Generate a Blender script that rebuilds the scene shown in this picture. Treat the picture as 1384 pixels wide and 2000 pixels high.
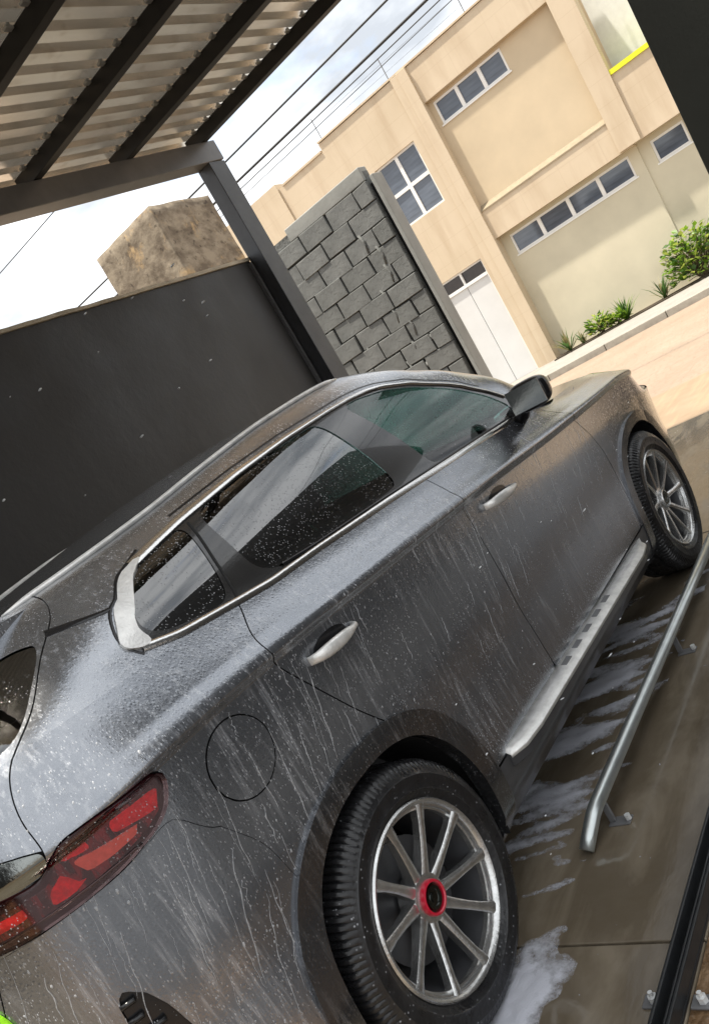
import bpy, bmesh, math, random
import numpy as np
from mathutils import Vector, Matrix, noise
random.seed(7)
for o in list(bpy.data.objects): bpy.data.objects.remove(o)
sc = bpy.context.scene
COL = sc.collection
# ---------------------------------------------------------------- camera
def cam_axes(yaw, pitch, roll):
    d = Vector((math.cos(yaw)*math.cos(pitch), math.sin(yaw)*math.cos(pitch), math.sin(pitch)))
    r = Vector((math.sin(yaw), -math.cos(yaw), 0)); u = r.cross(d)
    c, s = math.cos(roll), math.sin(roll)
    return c*r + s*u, -s*r + c*u, d
cam_data = bpy.data.cameras.new('camera'); cam = bpy.data.objects.new('camera', cam_data); COL.objects.link(cam)
R_, U_, D_ = cam_axes(math.radians(40.95), math.radians(-10.913), math.radians(-31.486))
cam.matrix_world = Matrix(((R_.x, U_.x, -D_.x, -1.393), (R_.y, U_.y, -D_.y, -2.3713), (R_.z, U_.z, -D_.z, 1.5089), (0, 0, 0, 1)))
cam_data.sensor_fit = 'HORIZONTAL'; cam_data.sensor_width = 36; cam_data.lens = 1688.6 / 1384 * 36
cam_data.shift_x = .0036; cam_data.shift_y = .1308
cam_data.clip_start = .05; cam_data.clip_end = 2000
sc.camera = cam
# ---------------------------------------------------------------- light
SUN = Vector((-.22, .16, 1)).normalized()                 # direction towards the sun
SUN_EL = math.asin(SUN.z); SUN_ROT = math.atan2(SUN.x, SUN.y)
w = bpy.data.worlds.new('World'); sc.world = w; w.use_nodes = True
nt = w.node_tree; nt.nodes.clear()
out = nt.nodes.new('ShaderNodeOutputWorld'); bg = nt.nodes.new('ShaderNodeBackground'); bg.inputs['Strength'].default_value = .15
sky = nt.nodes.new('ShaderNodeTexSky'); sky.sky_type = 'NISHITA'; sky.sun_disc = False
sky.sun_elevation = SUN_EL; sky.sun_rotation = SUN_ROT; sky.dust_density = 1.5
tc = nt.nodes.new('ShaderNodeTexCoord'); mp = nt.nodes.new('ShaderNodeMapping'); mp.inputs['Scale'].default_value = (1, 1, 2.2)
nz = nt.nodes.new('ShaderNodeTexNoise'); nz.inputs['Scale'].default_value = 2.6; nz.inputs['Detail'].default_value = 7; nz.inputs['Roughness'].default_value = .62
rmp = nt.nodes.new('ShaderNodeValToRGB'); rmp.color_ramp.elements[0].position = .19; rmp.color_ramp.elements[1].position = .38
nz2 = nt.nodes.new('ShaderNodeTexNoise'); nz2.inputs['Scale'].default_value = 5; nz2.inputs['Detail'].default_value = 6
cr2 = nt.nodes.new('ShaderNodeValToRGB'); cr2.color_ramp.elements[0].color = (2.15, 2.3, 2.5, 1); cr2.color_ramp.elements[1].color = (4.8, 4.9, 5.0, 1)
cr2.color_ramp.elements[0].position = .36; cr2.color_ramp.elements[1].position = .58
mx = nt.nodes.new('ShaderNodeMixRGB')
nt.links.new(tc.outputs['Generated'], mp.inputs['Vector']); nt.links.new(mp.outputs['Vector'], nz.inputs['Vector']); nt.links.new(mp.outputs['Vector'], nz2.inputs['Vector'])
nt.links.new(nz.outputs['Fac'], rmp.inputs['Fac']); nt.links.new(nz2.outputs['Fac'], cr2.inputs['Fac'])
nt.links.new(rmp.outputs['Color'], mx.inputs['Fac']); nt.links.new(sky.outputs['Color'], mx.inputs['Color1']); nt.links.new(cr2.outputs['Color'], mx.inputs['Color2'])
nt.links.new(mx.outputs['Color'], bg.inputs['Color']); nt.links.new(bg.outputs[0], out.inputs[0])
sd = bpy.data.lights.new('sun', 'SUN'); sd.energy = 3.2; sd.angle = math.radians(1.5); sd.color = (1, .93, .82)
sun = bpy.data.objects.new('sun', sd); COL.objects.link(sun); sun.rotation_euler = SUN.to_track_quat('Z', 'Y').to_euler(); sun.location = (0, 0, 20)
vs = sc.view_settings; vs.view_transform = 'Standard'; vs.look = 'None'; vs.gamma = 1; vs.use_curve_mapping = False; vs.exposure = 1.25
try:
    sc.cycles.max_bounces = 6; sc.cycles.diffuse_bounces = 3; sc.cycles.glossy_bounces = 3; sc.cycles.transparent_max_bounces = 10; sc.cycles.transmission_bounces = 2
    sc.cycles.caustics_reflective = False; sc.cycles.caustics_refractive = False; sc.cycles.sample_clamp_indirect = 6
except Exception: pass
# ---------------------------------------------------------------- materials
MATS = {}
class NT:
    def __init__(s, name):
        s.m = bpy.data.materials.new(name); s.m.use_nodes = True; s.t = s.m.node_tree; s.n = s.t.nodes; s.l = s.t.links
        s.b = s.n['Principled BSDF']; s.out = s.n['Material Output']; s.tc = s.n.new('ShaderNodeTexCoord'); MATS[name] = s.m
    def set(s, **k):
        for a, v in k.items():
            i = s.b.inputs[a.replace('_', ' ')]
            if hasattr(v, 'links') or hasattr(v, 'is_linked'): s.l.new(v, i)
            else: i.default_value = v if not (isinstance(v, tuple) and len(v) == 3 and i.type == 'RGBA') else v + (1,)
        return s
    def coord(s, scale=(1, 1, 1), rot=(0, 0, 0), kind='Object'):
        m = s.n.new('ShaderNodeMapping'); m.inputs['Scale'].default_value = scale; m.inputs['Rotation'].default_value = rot
        s.l.new(s.tc.outputs[kind], m.inputs['Vector']); return m.outputs['Vector']
    def noise(s, vec, scale=5, detail=5, rough=.55, dist=0):
        n = s.n.new('ShaderNodeTexNoise'); n.inputs['Scale'].default_value = scale; n.inputs['Detail'].default_value = detail
        n.inputs['Roughness'].default_value = rough; n.inputs['Distortion'].default_value = dist; s.l.new(vec, n.inputs['Vector']); return n.outputs['Fac']
    def voro(s, vec, scale=50, feature='F1', out='Distance', rnd=1):
        n = s.n.new('ShaderNodeTexVoronoi'); n.feature = feature; n.inputs['Scale'].default_value = scale; n.inputs['Randomness'].default_value = rnd
        s.l.new(vec, n.inputs['Vector']); return n.outputs[out]
    def ramp(s, fac, stops):
        r = s.n.new('ShaderNodeValToRGB'); e = r.color_ramp.elements
        while len(e) < len(stops): e.new(.5)
        for i, (p, c) in enumerate(stops):
            e[i].position = p; e[i].color = (c, c, c, 1) if isinstance(c, (int, float)) else tuple(c) + (1,)
        s.l.new(fac, r.inputs['Fac']); return r.outputs['Color']
    def mix(s, fac, a, b, mode='MIX'):
        m = s.n.new('ShaderNodeMixRGB'); m.blend_type = mode
        for i, v in ((0, fac), (1, a), (2, b)):
            if hasattr(v, 'is_linked'): s.l.new(v, m.inputs[i])
            else: m.inputs[i].default_value = v if isinstance(v, (int, float)) else tuple(v) + (1,)
        return m.outputs[0]
    def math(s, op, a, b=0.):
        m = s.n.new('ShaderNodeMath'); m.operation = op
        for i, v in ((0, a), (1, b)):
            if hasattr(v, 'is_linked'): s.l.new(v, m.inputs[i])
            else: m.inputs[i].default_value = v
        return m.outputs[0]
    def bump(s, h, strength=.3, dist=.01, nrm=None):
        b = s.n.new('ShaderNodeBump'); b.inputs['Strength'].default_value = strength; b.inputs['Distance'].default_value = dist
        s.l.new(h, b.inputs['Height'])
        if nrm is not None: s.l.new(nrm, b.inputs['Normal'])
        return b.outputs['Normal']
def simple(name, col, rough=.5, metal=0., var=.12, nscale=8, bump=.15, bscale=60, bdist=.003, **k):
    n = NT(name); v = n.coord(); f = n.noise(v, nscale, 6, .6)
    c = n.mix(n.ramp(f, [(.3, 0.), (.7, 1.)]), tuple(x*(1-var) for x in col), tuple(min(1, x*(1+var)) for x in col))
    n.set(Base_Color=c, Roughness=rough, Metallic=metal, **k)
    if bump: n.set(Normal=n.bump(n.noise(v, bscale, 4), bump, bdist))
    return n
# wet metallic grey paint with running water and soap
def paint(name, col, streak=1.0):
    n = NT(name); v = n.coord()
    st = n.noise(n.coord((75, 75, 6.0), (0, .22, 0)), 1, 6, .7)              # runs of water, slightly raked
    st2 = n.noise(n.coord((9, 9, 2.2)), 1, 3, .5)
    m = n.math('MULTIPLY', n.ramp(st, [(.50, 0.), (.64, 1.)]), n.ramp(st2, [(.34, 0.), (.58, 1.)]))
    fl = n.voro(n.coord((1, 1, .45), (0, .2, 0)), 150)
    flm = n.math('MULTIPLY', n.ramp(fl, [(.16, 1.), (.24, 0.)]), n.ramp(n.noise(v, 7, 3), [(.34, 0.), (.56, 1.)]))
    soap = n.math('MINIMUM', n.math('ADD', n.math('MULTIPLY', m, .30*streak), n.math('MULTIPLY', flm, .34*streak)), 1.)
    flake = n.noise(v, 900, 2)
    base = n.mix(n.ramp(flake, [(.35, 0.), (.65, 1.)]), tuple(c*.85 for c in col), tuple(c*1.15 for c in col))
    n.set(Base_Color=n.mix(soap, base, (.74, .75, .77)), Metallic=n.math('SUBTRACT', .82, n.math('MULTIPLY', soap, .8)),
          Roughness=n.math('ADD', .20, n.math('MULTIPLY', soap, .25)), Coat_Weight=1., Coat_Roughness=.05)
    drop = n.ramp(n.voro(n.coord((1, 1, .7)), 120), [(.0, 1.), (.42, 0.)])
    h = n.math('ADD', n.math('MULTIPLY', drop, .35), n.math('ADD', n.math('MULTIPLY', st, .9), n.math('MULTIPLY', flm, .7)))
    nb = n.bump(h, .22*streak, .006)
    n.set(Normal=n.bump(h, .10*streak, .006)); n.l.new(nb, n.b.inputs['Coat Normal'])
    return n
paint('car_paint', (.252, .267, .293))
paint('car_paint_lit', (.305, .32, .345), 1.0)  # same car paint with the upper panels' brighter light put into the colour
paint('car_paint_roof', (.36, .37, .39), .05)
paint('arch_grey', (.10, .102, .108), .7)
simple('cladding', (.055, .056, .06), .38, 0, .2, 20, .25, 220, .002, Coat_Weight=.5, Coat_Roughness=.12)
simple('black_trim', (.012, .012, .013), .22, 0, .2, 30, .1, 300, .001)
simple('pillar_gloss', (.026, .025, .024), .2, 0, .25, 12, .15, 160, .002, Coat_Weight=.6)
simple('shell_black', (.006, .006, .006), .7, bump=0)
simple('interior', (.07, .07, .072), .75, var=.3)
simple('headliner', (.42, .42, .40), .8)
simple('dark_chrome', (.22, .23, .22), .14, 1, .06, 30, .2, 120, .002)
simple('chrome', (.80, .79, .77), .20, 1, .06, 30, .2, 120, .002)
simple('satin_silver', (.80, .79, .76), .36, .5, .2, 25, .35, 150, .003)
simple('wheel_alloy', (.62, .62, .61), .25, .92, .18, 40, .35, 140, .003)
simple('red_ring', (.55, .01, .035), .3, 0, .1, bump=0, Coat_Weight=.6)
def m_rubber():
    n = NT('tyre_rubber'); v = n.coord(); f = n.voro(v, 70); w_ = n.noise(v, 16, 4)
    wet = n.math('MULTIPLY', n.ramp(f, [(.1, 1.), (.22, 0.)]), n.ramp(w_, [(.5, 0.), (.62, 1.)]))
    n.set(Base_Color=n.mix(wet, (.013, .013, .014), (.30, .31, .33)), Roughness=n.ramp(w_, [(.35, .22), (.65, .5)]), Normal=n.bump(n.math('ADD', w_, n.math('MULTIPLY', f, .4)), .4, .006))
m_rubber()
def glass(name, tint, ior=1.5, drops=1.0):
    n = NT(name); v = n.coord()
    n.n.remove(n.b)
    tr = n.n.new('ShaderNodeBsdfTransparent'); tr.inputs[0].default_value = tint + (1,)
    gl = n.n.new('ShaderNodeBsdfGlossy'); gl.inputs['Roughness'].default_value = .015; gl.inputs[0].default_value = (1, 1, 1, 1)
    fr = n.n.new('ShaderNodeFresnel'); fr.inputs['IOR'].default_value = ior
    mx = n.n.new('ShaderNodeMixShader'); n.l.new(fr.outputs[0], mx.inputs[0]); n.l.new(tr.outputs[0], mx.inputs[1]); n.l.new(gl.outputs[0], mx.inputs[2])
    d = n.voro(n.coord((1, 1, .8)), 140); msk = n.math('MULTIPLY', n.ramp(d, [(.13, 1.), (.24, 0.)]), n.ramp(n.noise(v, 9, 3), [(.40, 0.), (.60, 1.)]))
    df = n.n.new('ShaderNodeBsdfDiffuse'); df.inputs[0].default_value = (.62, .64, .66, 1)
    m2 = n.n.new('ShaderNodeMixShader'); n.l.new(n.math('MULTIPLY', msk, .33*drops), m2.inputs[0]); n.l.new(mx.outputs[0], m2.inputs[1]); n.l.new(df.outputs[0], m2.inputs[2])
    nb = n.bump(msk, .25, .003); n.l.new(nb, gl.inputs['Normal'])
    n.l.new(m2.outputs[0], n.out.inputs['Surface'])
glass('glass_green', (.24, .54, .45), 1.45, .9)
glass('glass_privacy', (.12, .19, .17), 2.35, 1.2)
glass('lamp_cover', (1., .82, .82), 1.45, 1.5)
glass('glass_screen', (.45, .70, .60), 1.5, .4)
n = simple('lamp_smoke', (.02, .004, .005), .08, 0, .1, bump=0, Coat_Weight=1.)
def m_lens():
    n = NT('lamp_red'); v = n.coord(); f = n.noise(n.coord((60, 60, 14)), 1, 3)
    d = n.ramp(n.voro(v, 110), [(.14, 1.), (.25, 0.)])
    d = n.math('MULTIPLY', d, n.ramp(n.noise(v, 12, 3), [(.45, 0.), (.6, 1.)]))
    n.set(Base_Color=n.mix(n.math('MULTIPLY', d, .5), n.mix(n.ramp(f, [(.46, 0.), (.60, 1.)]), (.03, .001, .0015), (.20, .003, .005)), (.8, .5, .5)), Roughness=.1, Coat_Weight=1., Specular_IOR_Level=.7, Normal=n.bump(d, .4, .003))
m_lens()
simple('lamp_bright', (.80, .012, .02), .12, 0, .25, 90, .3, 160, .003, Coat_Weight=1.)
simple('lamp_reflection_tint', (.85, .16, .11), .15, 0, .15, 60, .2, 200, .002, Coat_Weight=1.)
simple('lamp_clear', (.55, .57, .6), .1, .3, .1, bump=0, Coat_Weight=1.)
n = NT('soap_bead'); n.set(Base_Color=(.80, .81, .83), Roughness=.22, Alpha=.36, Specular_IOR_Level=.7)
# ---------------------------------------------------------------- mesh helpers
class MB:
    def __init__(s): s.v = []; s.f = []
    def add(s, vs, fs):
        k = len(s.v); s.v += [tuple(a) for a in vs]; s.f += [tuple(i + k for i in f) for f in fs]; return s
    def hexa(s, p):                       # 8 points: bottom 0-3 ccw, top 4-7
        return s.add(p, [(3, 2, 1, 0), (4, 5, 6, 7), (0, 1, 5, 4), (1, 2, 6, 5), (2, 3, 7, 6), (3, 0, 4, 7)])
    def box(s, x0, x1, y0, y1, z0, z1):
        return s.hexa([(x0, y0, z0), (x1, y0, z0), (x1, y1, z0), (x0, y1, z0), (x0, y0, z1), (x1, y0, z1), (x1, y1, z1), (x0, y1, z1)])
    def tube(s, path, r, n=10, cap=True):
        P = [Vector(p) for p in path]; rr = r if isinstance(r, (list, tuple)) else [r]*len(P); rings = []
        up = None
        for i, p in enumerate(P):
            d = (P[min(i+1, len(P)-1)] - P[max(i-1, 0)]).normalized()
            if up is None: up = Vector((0, 0, 1)) if abs(d.z) < .9 else Vector((1, 0, 0))
            a = d.cross(up).normalized(); b = a.cross(d).normalized(); up = b
            rings.append([p + (a*math.cos(t) + b*math.sin(t))*rr[i] for t in [2*math.pi*k/n for k in range(n)]])
        vs = [v for r_ in rings for v in r_]; fs = []
        for i in range(len(P)-1):
            for k in range(n): fs.append((i*n+k, i*n+(k+1) % n, (i+1)*n+(k+1) % n, (i+1)*n+k))
        if cap: fs += [tuple(range(n))[::-1], tuple((len(P)-1)*n+k for k in range(n))]
        return s.add(vs, fs)
    def lathe_y(s, c, prof, n=64, a0=0, a1=2*math.pi):   # profile (r, y): revolve about the y axis through c
        vs = []; fs = []; m = len(prof); full = abs(a1 - a0 - 2*math.pi) < 1e-6; k = n if full else n + 1
        for i in range(k):
            a = a0 + (a1 - a0)*i/n
            for r, y in prof: vs.append((c[0] + r*math.cos(a), c[1] + y, c[2] + r*math.sin(a)))
        for i in range(n):
            j = (i + 1) % k
            for q_ in range(m-1): fs.append((i*m+q_, i*m+q_+1, j*m+q_+1, j*m+q_))
        return s.add(vs, fs)
WLOC = {}
def put(name, me, mats, parent=None, loc=(0, 0, 0), smooth=False, rot=None):
    """loc is the world place of the mesh origin; parents are never rotated unless the child says so"""
    o = bpy.data.objects.new(name, me); COL.objects.link(o)
    for m in (mats if isinstance(mats, (list, tuple)) else [mats]):
        if len(me.materials) < (len(mats) if isinstance(mats, (list, tuple)) else 1): me.materials.append(MATS[m])
    pl = Vector((0, 0, 0))
    if parent is not None: o.parent = parent; pl = WLOC[parent.name]
    o.location = Vector(loc) - pl; WLOC[o.name] = Vector(loc)
    if rot: o.rotation_euler = rot
    if smooth: me.polygons.foreach_set('use_smooth', [True]*len(me.polygons))
    return o
def build(mb, name, mat, parent=None, loc=(0, 0, 0), smooth=False, bevel=0, auto=None, segs=2):
    me = bpy.data.meshes.new(name); L = Vector(loc)
    me.from_pydata([tuple(Vector(v) - L) for v in mb.v], [], mb.f); me.validate(); me.update()
    o = put(name, me, mat, parent, loc, smooth)
    if bevel:
        b = o.modifiers.new('bevel', 'BEVEL'); b.width = bevel; b.segments = segs; b.limit_method = 'ANGLE'; b.angle_limit = math.radians(35)
        me.polygons.foreach_set('use_smooth', [True]*len(me.polygons)); wn = o.modifiers.new('wn', 'WEIGHTED_NORMAL'); wn.keep_sharp = True
    if auto:
        bm = bmesh.new(); bm.from_mesh(me); bmesh.ops.recalc_face_normals(bm, faces=bm.faces)
        for e in bm.edges:
            if len(e.link_faces) == 2 and e.calc_face_angle(0) > math.radians(auto): e.smooth = False
        bm.to_mesh(me); bm.free(); me.polygons.foreach_set('use_smooth', [True]*len(me.polygons))
    return o
def box(name, mat, parent, x0, x1, y0, y1, z0, z1, bevel=0):
    return build(MB().box(x0, x1, y0, y1, z0, z1), name, mat, parent, ((x0+x1)/2, (y0+y1)/2, z0), bevel=bevel)
def tag(o, label, cat, group=None, kind=None):
    o['label'] = label; o['category'] = cat
    if group: o['group'] = group
    if kind: o['kind'] = kind
    return o
def thing(name, label, cat, loc=(0, 0, 0), group=None):
    o = bpy.data.objects.new(name, None); COL.objects.link(o); o.location = loc; WLOC[o.name] = Vector(loc); o.empty_display_size = .2
    return tag(o, label, cat, group)
def structure(o): o['kind'] = 'structure'; return o
# ---------------------------------------------------------------- setting materials
def m_floor():
    n = NT('wet_concrete'); v = n.coord()
    a = n.noise(v, 1.3, 6, .6); b = n.noise(v, 14, 6, .7); w_ = n.noise(n.coord((1.2, 3.5, 1)), 1.6, 5, .6, .6)
    c = n.mix(n.ramp(a, [(.3, 0.), (.7, 1.)]), (.17, .138, .096), (.30, .25, .185))
    c = n.mix(n.math('MULTIPLY', n.ramp(b, [(.45, 0.), (.75, 1.)]), .5), c, (.26, .22, .17))
    wet = n.ramp(w_, [(.42, 1.), (.62, 0.)])
    c = n.mix(n.math('MULTIPLY', wet, .55), c, (.085, .064, .04))
    h = n.math('ADD', n.math('MULTIPLY', b, .6), n.math('MULTIPLY', n.noise(n.coord((8, 34, 8)), 1, 3), .5))
    n.set(Base_Color=c, Roughness=n.ramp(w_, [(.46, .03), (.68, .28)]), Specular_IOR_Level=.6, Normal=n.bump(h, .16, .006))
m_floor()
def m_rust():
    n = NT('rusty_ground'); v = n.coord(); a = n.noise(v, 9, 7, .7); b = n.voro(v, 60)
    c = n.mix(n.ramp(a, [(.35, 0.), (.65, 1.)]), (.12, .066, .03), (.27, .17, .09)); c = n.mix(n.math('MULTIPLY', n.ramp(b, [(.1, 1.), (.3, 0.)]), .4), c, (.26, .20, .14))
    n.set(Base_Color=c, Roughness=n.ramp(a, [(.4, .2), (.6, .6)]), Normal=n.bump(n.math('ADD', a, n.math('MULTIPLY', b, -.6)), .6, .012))
m_rust()
def m_apron():
    n = NT('apron_concrete'); v = n.coord(); a = n.noise(v, 2, 6, .65); b = n.noise(n.coord((1, 14, 1), (0, 0, .3)), 1.2, 4)
    c = n.mix(n.ramp(a, [(.3, 0.), (.7, 1.)]), (.25, .175, .108), (.35, .26, .175)); c = n.mix(n.math('MULTIPLY', n.ramp(b, [(.5, 0.), (.62, 1.)]), .12), c, (.60, .44, .24))
    n.set(Base_Color=c, Roughness=.75, Normal=n.bump(n.noise(v, 45, 4), .3, .006))
m_apron()
def m_cobble():
    n = NT('street_cobbles'); v = n.coord((1, 1, .01)); b = n.voro(v, 8.5, 'DISTANCE_TO_EDGE'); cc = n.voro(v, 8.5, 'F1', 'Color'); a = n.noise(v, 1.1, 5)
    c = n.mix(n.ramp(a, [(.3, 0.), (.7, 1.)]), (.26, .195, .14), (.34, .265, .20)); bw = n.n.new('ShaderNodeRGBToBW'); n.l.new(cc, bw.inputs[0])
    c = n.mix(n.math('MULTIPLY', bw.outputs[0], .35), c, (.36, .24, .17)); c = n.mix(n.ramp(b, [(.0, .6), (.09, 0.)]), c, (.30, .22, .15))
    n.set(Base_Color=c, Roughness=.8, Normal=n.bump(n.ramp(b, [(0, 0.), (.15, 1.)]), .5, .02))
m_cobble()
simple('pavement_grey', (.31, .29, .26), .85, 0, .15, 5, .4, 60, .006)
simple('kerb_grey', (.30, .28, .24), .85, 0, .18, 6, .4, 50, .006)
simple('soil', (.05, .036, .022), .95, 0, .3, 20, .8, 40, .02)
simple('earth', (.16, .12, .08), .95, 0, .25, .5, .5, 6, .03)
def m_facade():
    n = NT('facade_tile'); v = n.coord(); a = n.noise(v, .8, 6, .6); st = n.noise(n.coord((2.6, 2.6, .35)), 1.2, 5, .6)
    br = n.n.new('ShaderNodeTexBrick'); br.inputs['Scale'].default_value = 1; br.offset = 0; br.inputs['Mortar Size'].default_value = .006
    br.inputs['Brick Width'].default_value = .9; br.inputs['Row Height'].default_value = .45
    sp = n.n.new('ShaderNodeSeparateXYZ'); n.l.new(n.tc.outputs['Object'], sp.inputs[0]); cb = n.n.new('ShaderNodeCombineXYZ')
    n.l.new(sp.outputs['Y'], cb.inputs['X']); n.l.new(sp.outputs['Z'], cb.inputs['Y']); n.l.new(cb.outputs[0], br.inputs['Vector'])
    c = n.mix(n.ramp(a, [(.3, 0.), (.7, 1.)]), (.53, .43, .30), (.60, .495, .36)); c = n.mix(n.math('MULTIPLY', n.ramp(st, [(.48, 0.), (.72, 1.)]), .5), c, (.42, .31, .20))
    c = n.mix(n.math('MULTIPLY', br.outputs['Fac'], .18), c, (.35, .25, .15))
    n.set(Base_Color=c, Roughness=.6, Normal=n.bump(n.math('SUBTRACT', n.noise(v, 25, 4), br.outputs['Fac']), .15, .006))
m_facade()
simple('sill_tile', (.30, .245, .165), .8)
simple('facade_plaster', (.55, .45, .31), .8, 0, .07, 1.2, .2, 40, .004)
simple('facade_low', (.55, .50, .375), .8, 0, .09, 1.0, .2, 40, .004)
simple('terrace_white', (.66, .66, .62), .8, 0, .06)
simple('lime_paint', (.70, .72, .02), .5, 0, .08)
simple('white_frame', (.78, .77, .74), .4, 0, .04, bump=0)
simple('gate_white', (.62, .62, .61), .45, 0, .04, 2, .05)
def m_pane():
    n = NT('window_glass'); v = n.coord(); a = n.noise(n.coord((1, 1, 9)), 1.5, 4)
    n.set(Base_Color=n.mix(a, (.03, .035, .045), (.16, .19, .24)), Roughness=.06, Specular_IOR_Level=.8)
m_pane()
simple('pane_dark', (.035, .025, .018), .12, 0, .3, bump=0)
def m_block():
    n = NT('grey_block'); v = n.coord(); oi = n.n.new('ShaderNodeObjectInfo'); a = n.noise(v, 6, 6, .65)
    c = n.mix(n.ramp(a, [(.3, 0.), (.7, 1.)]), (.135, .138, .132), (.20, .203, .193)); c = n.mix(n.math('MULTIPLY', oi.outputs['Random'], .4), c, (.11, .114, .106))
    n.set(Base_Color=c, Roughness=.85, Normal=n.bump(n.math('ADD', n.noise(v, 30, 5, .7), a), .5, .012))
m_block()
simple('mortar_dark', (.13, .132, .125), .95, 0, .25, 9, .8, 25, .02)
simple('mortar_light', (.185, .188, .178), .9, 0, .2, 12, .8, 30, .015)
simple('pier_plaster', (.27, .27, .25), .85, 0, .12, 4, .4, 30, .006)
def m_old():
    n = NT('old_plaster'); v = n.coord(); a = n.noise(v, 2.2, 7, .7, .4); b = n.noise(n.coord((1.4, 1.4, 2.2)), 2.6, 6, .65)
    c = n.mix(n.ramp(b, [(.38, 0.), (.62, 1.)]), (.13, .10, .07), (.29, .24, .175)); c = n.mix(n.ramp(a, [(.56, 0.), (.66, 1.)]), c, (.40, .28, .15))
    c = n.mix(n.math('MULTIPLY', n.ramp(n.noise(v, 14, 5), [(.60, 0.), (.68, 1.)]), .6), c, (.03, .02, .014))
    n.set(Base_Color=c, Roughness=.95, Normal=n.bump(n.math('ADD', n.noise(v, 18, 6, .7), b), .5, .015))
m_old()
def m_dark_wall():
    n = NT('dark_wall'); v = n.coord(); a = n.noise(v, 1.1, 6, .6); b = n.noise(n.coord((6, 6, .6)), 1, 5, .6)
    c = n.mix(n.ramp(a, [(.3, 0.), (.7, 1.)]), (.016, .0155, .015), (.030, .029, .028)); c = n.mix(n.math('MULTIPLY', n.ramp(b, [(.5, 0.), (.8, 1.)]), .5), c, (.045, .043, .041))
    n.set(Base_Color=c, Roughness=n.ramp(a, [(.3, .38), (.7, .62)]), Normal=n.bump(n.noise(v, 22, 5, .6), .35, .006))
m_dark_wall()
simple('coping_cream', (.62, .55, .42), .9, 0, .2, 6, .6, 25, .015)
simple('pier_dark', (.05, .05, .037), .7, 0, .15, 2, .3, 30, .006)
simple('steel_grey', (.16, .16, .163), .42, .1, .15, 5, .15, 40, .003)
simple('steel_dark', (.055, .056, .06), .4, .1, .2, 6, .15, 40, .003)
simple('purlin_black', (.014, .013, .012), .5, 0, .2, 8, .2, 40, .003)
def m_sheet():
    n = NT('roof_metal'); v = n.coord(); a = n.noise(n.coord((.7, 5, 5)), 1.2, 5, .6); b = n.noise(v, 9, 5)
    c = n.mix(n.ramp(a, [(.3, 0.), (.7, 1.)]), (.66, .60, .51), (.85, .79, .70)); c = n.mix(n.math('MULTIPLY', n.ramp(b, [(.55, 0.), (.7, 1.)]), .3), c, (.30, .21, .12))
    n.set(Base_Color=c, Metallic=.9, Roughness=.27, Normal=n.bump(b, .1, .004))
    tr = n.n.new('ShaderNodeBsdfTranslucent'); n.l.new(c, tr.inputs[0]); mxs = n.n.new('ShaderNodeMixShader'); mxs.inputs[0].default_value = .045; n.l.new(n.b.outputs[0], mxs.inputs[1]); n.l.new(tr.outputs[0], mxs.inputs[2]); n.l.new(mxs.outputs[0], n.out.inputs['Surface'])
m_sheet()
simple('galvanised', (.58, .62, .61), .3, .85, .12, 14, .12, 90, .003)
simple('zinc_white', (.74, .75, .74), .4, .3, .1, 30, .2, 90, .003)
simple('rail_black', (.03, .032, .034), .32, .3, .2, 15, .2, 80, .003)
simple('cable', (.03, .03, .03), .6, bump=0)
def m_foam():
    n = NT('soap_foam'); v = n.coord(); a = n.voro(v, 160)
    sp_ = n.n.new('ShaderNodeSeparateXYZ'); n.l.new(n.tc.outputs['Object'], sp_.inputs[0])
    th = n.math('ADD', n.math('MULTIPLY', sp_.outputs['Z'], 85.), n.math('MULTIPLY', n.noise(v, 45, 5, .7), .9)); al = n.ramp(th, [(.40, 0.), (1.25, .85)])
    n.set(Base_Color=(.66, .67, .73), Roughness=.5, Alpha=al, Normal=n.bump(n.math('ADD', a, n.noise(v, 60, 4)), .25, .004))
m_foam()
def leafmat(name, c0, c1):
    n = NT(name); v = n.coord(); a = n.noise(v, 6, 4)
    n.set(Base_Color=n.mix(n.ramp(a, [(.35, 0.), (.65, 1.)]), c0, c1), Roughness=.45, Subsurface_Weight=.0)
    tr = n.n.new('ShaderNodeBsdfTranslucent'); tr.inputs[0].default_value = tuple(x*1.4 for x in c1) + (1,)
    m = n.n.new('ShaderNodeMixShader'); m.inputs[0].default_value = .3; n.l.new(n.b.outputs[0], m.inputs[1]); n.l.new(tr.outputs[0], m.inputs[2]); n.l.new(m.outputs[0], n.out.inputs['Surface'])
leafmat('leaf_bright', (.07, .16, .015), (.20, .33, .03)); leafmat('leaf_dark', (.03, .08, .02), (.07, .14, .035)); leafmat('leaf_dry', (.16, .15, .07), (.25, .22, .10)); leafmat('leaf_lime', (.22, .30, .04), (.42, .48, .10))
simple('stem', (.12, .09, .05), .9)
simple('lime_cloth', (.30, .75, .01), .9, 0, .1, 60, .5, 300, .004)
def m_drop():
    n = NT('water_drop'); n.set(Base_Color=(.75, .77, .78), Roughness=.15, Specular_IOR_Level=.8)
m_drop()
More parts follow.
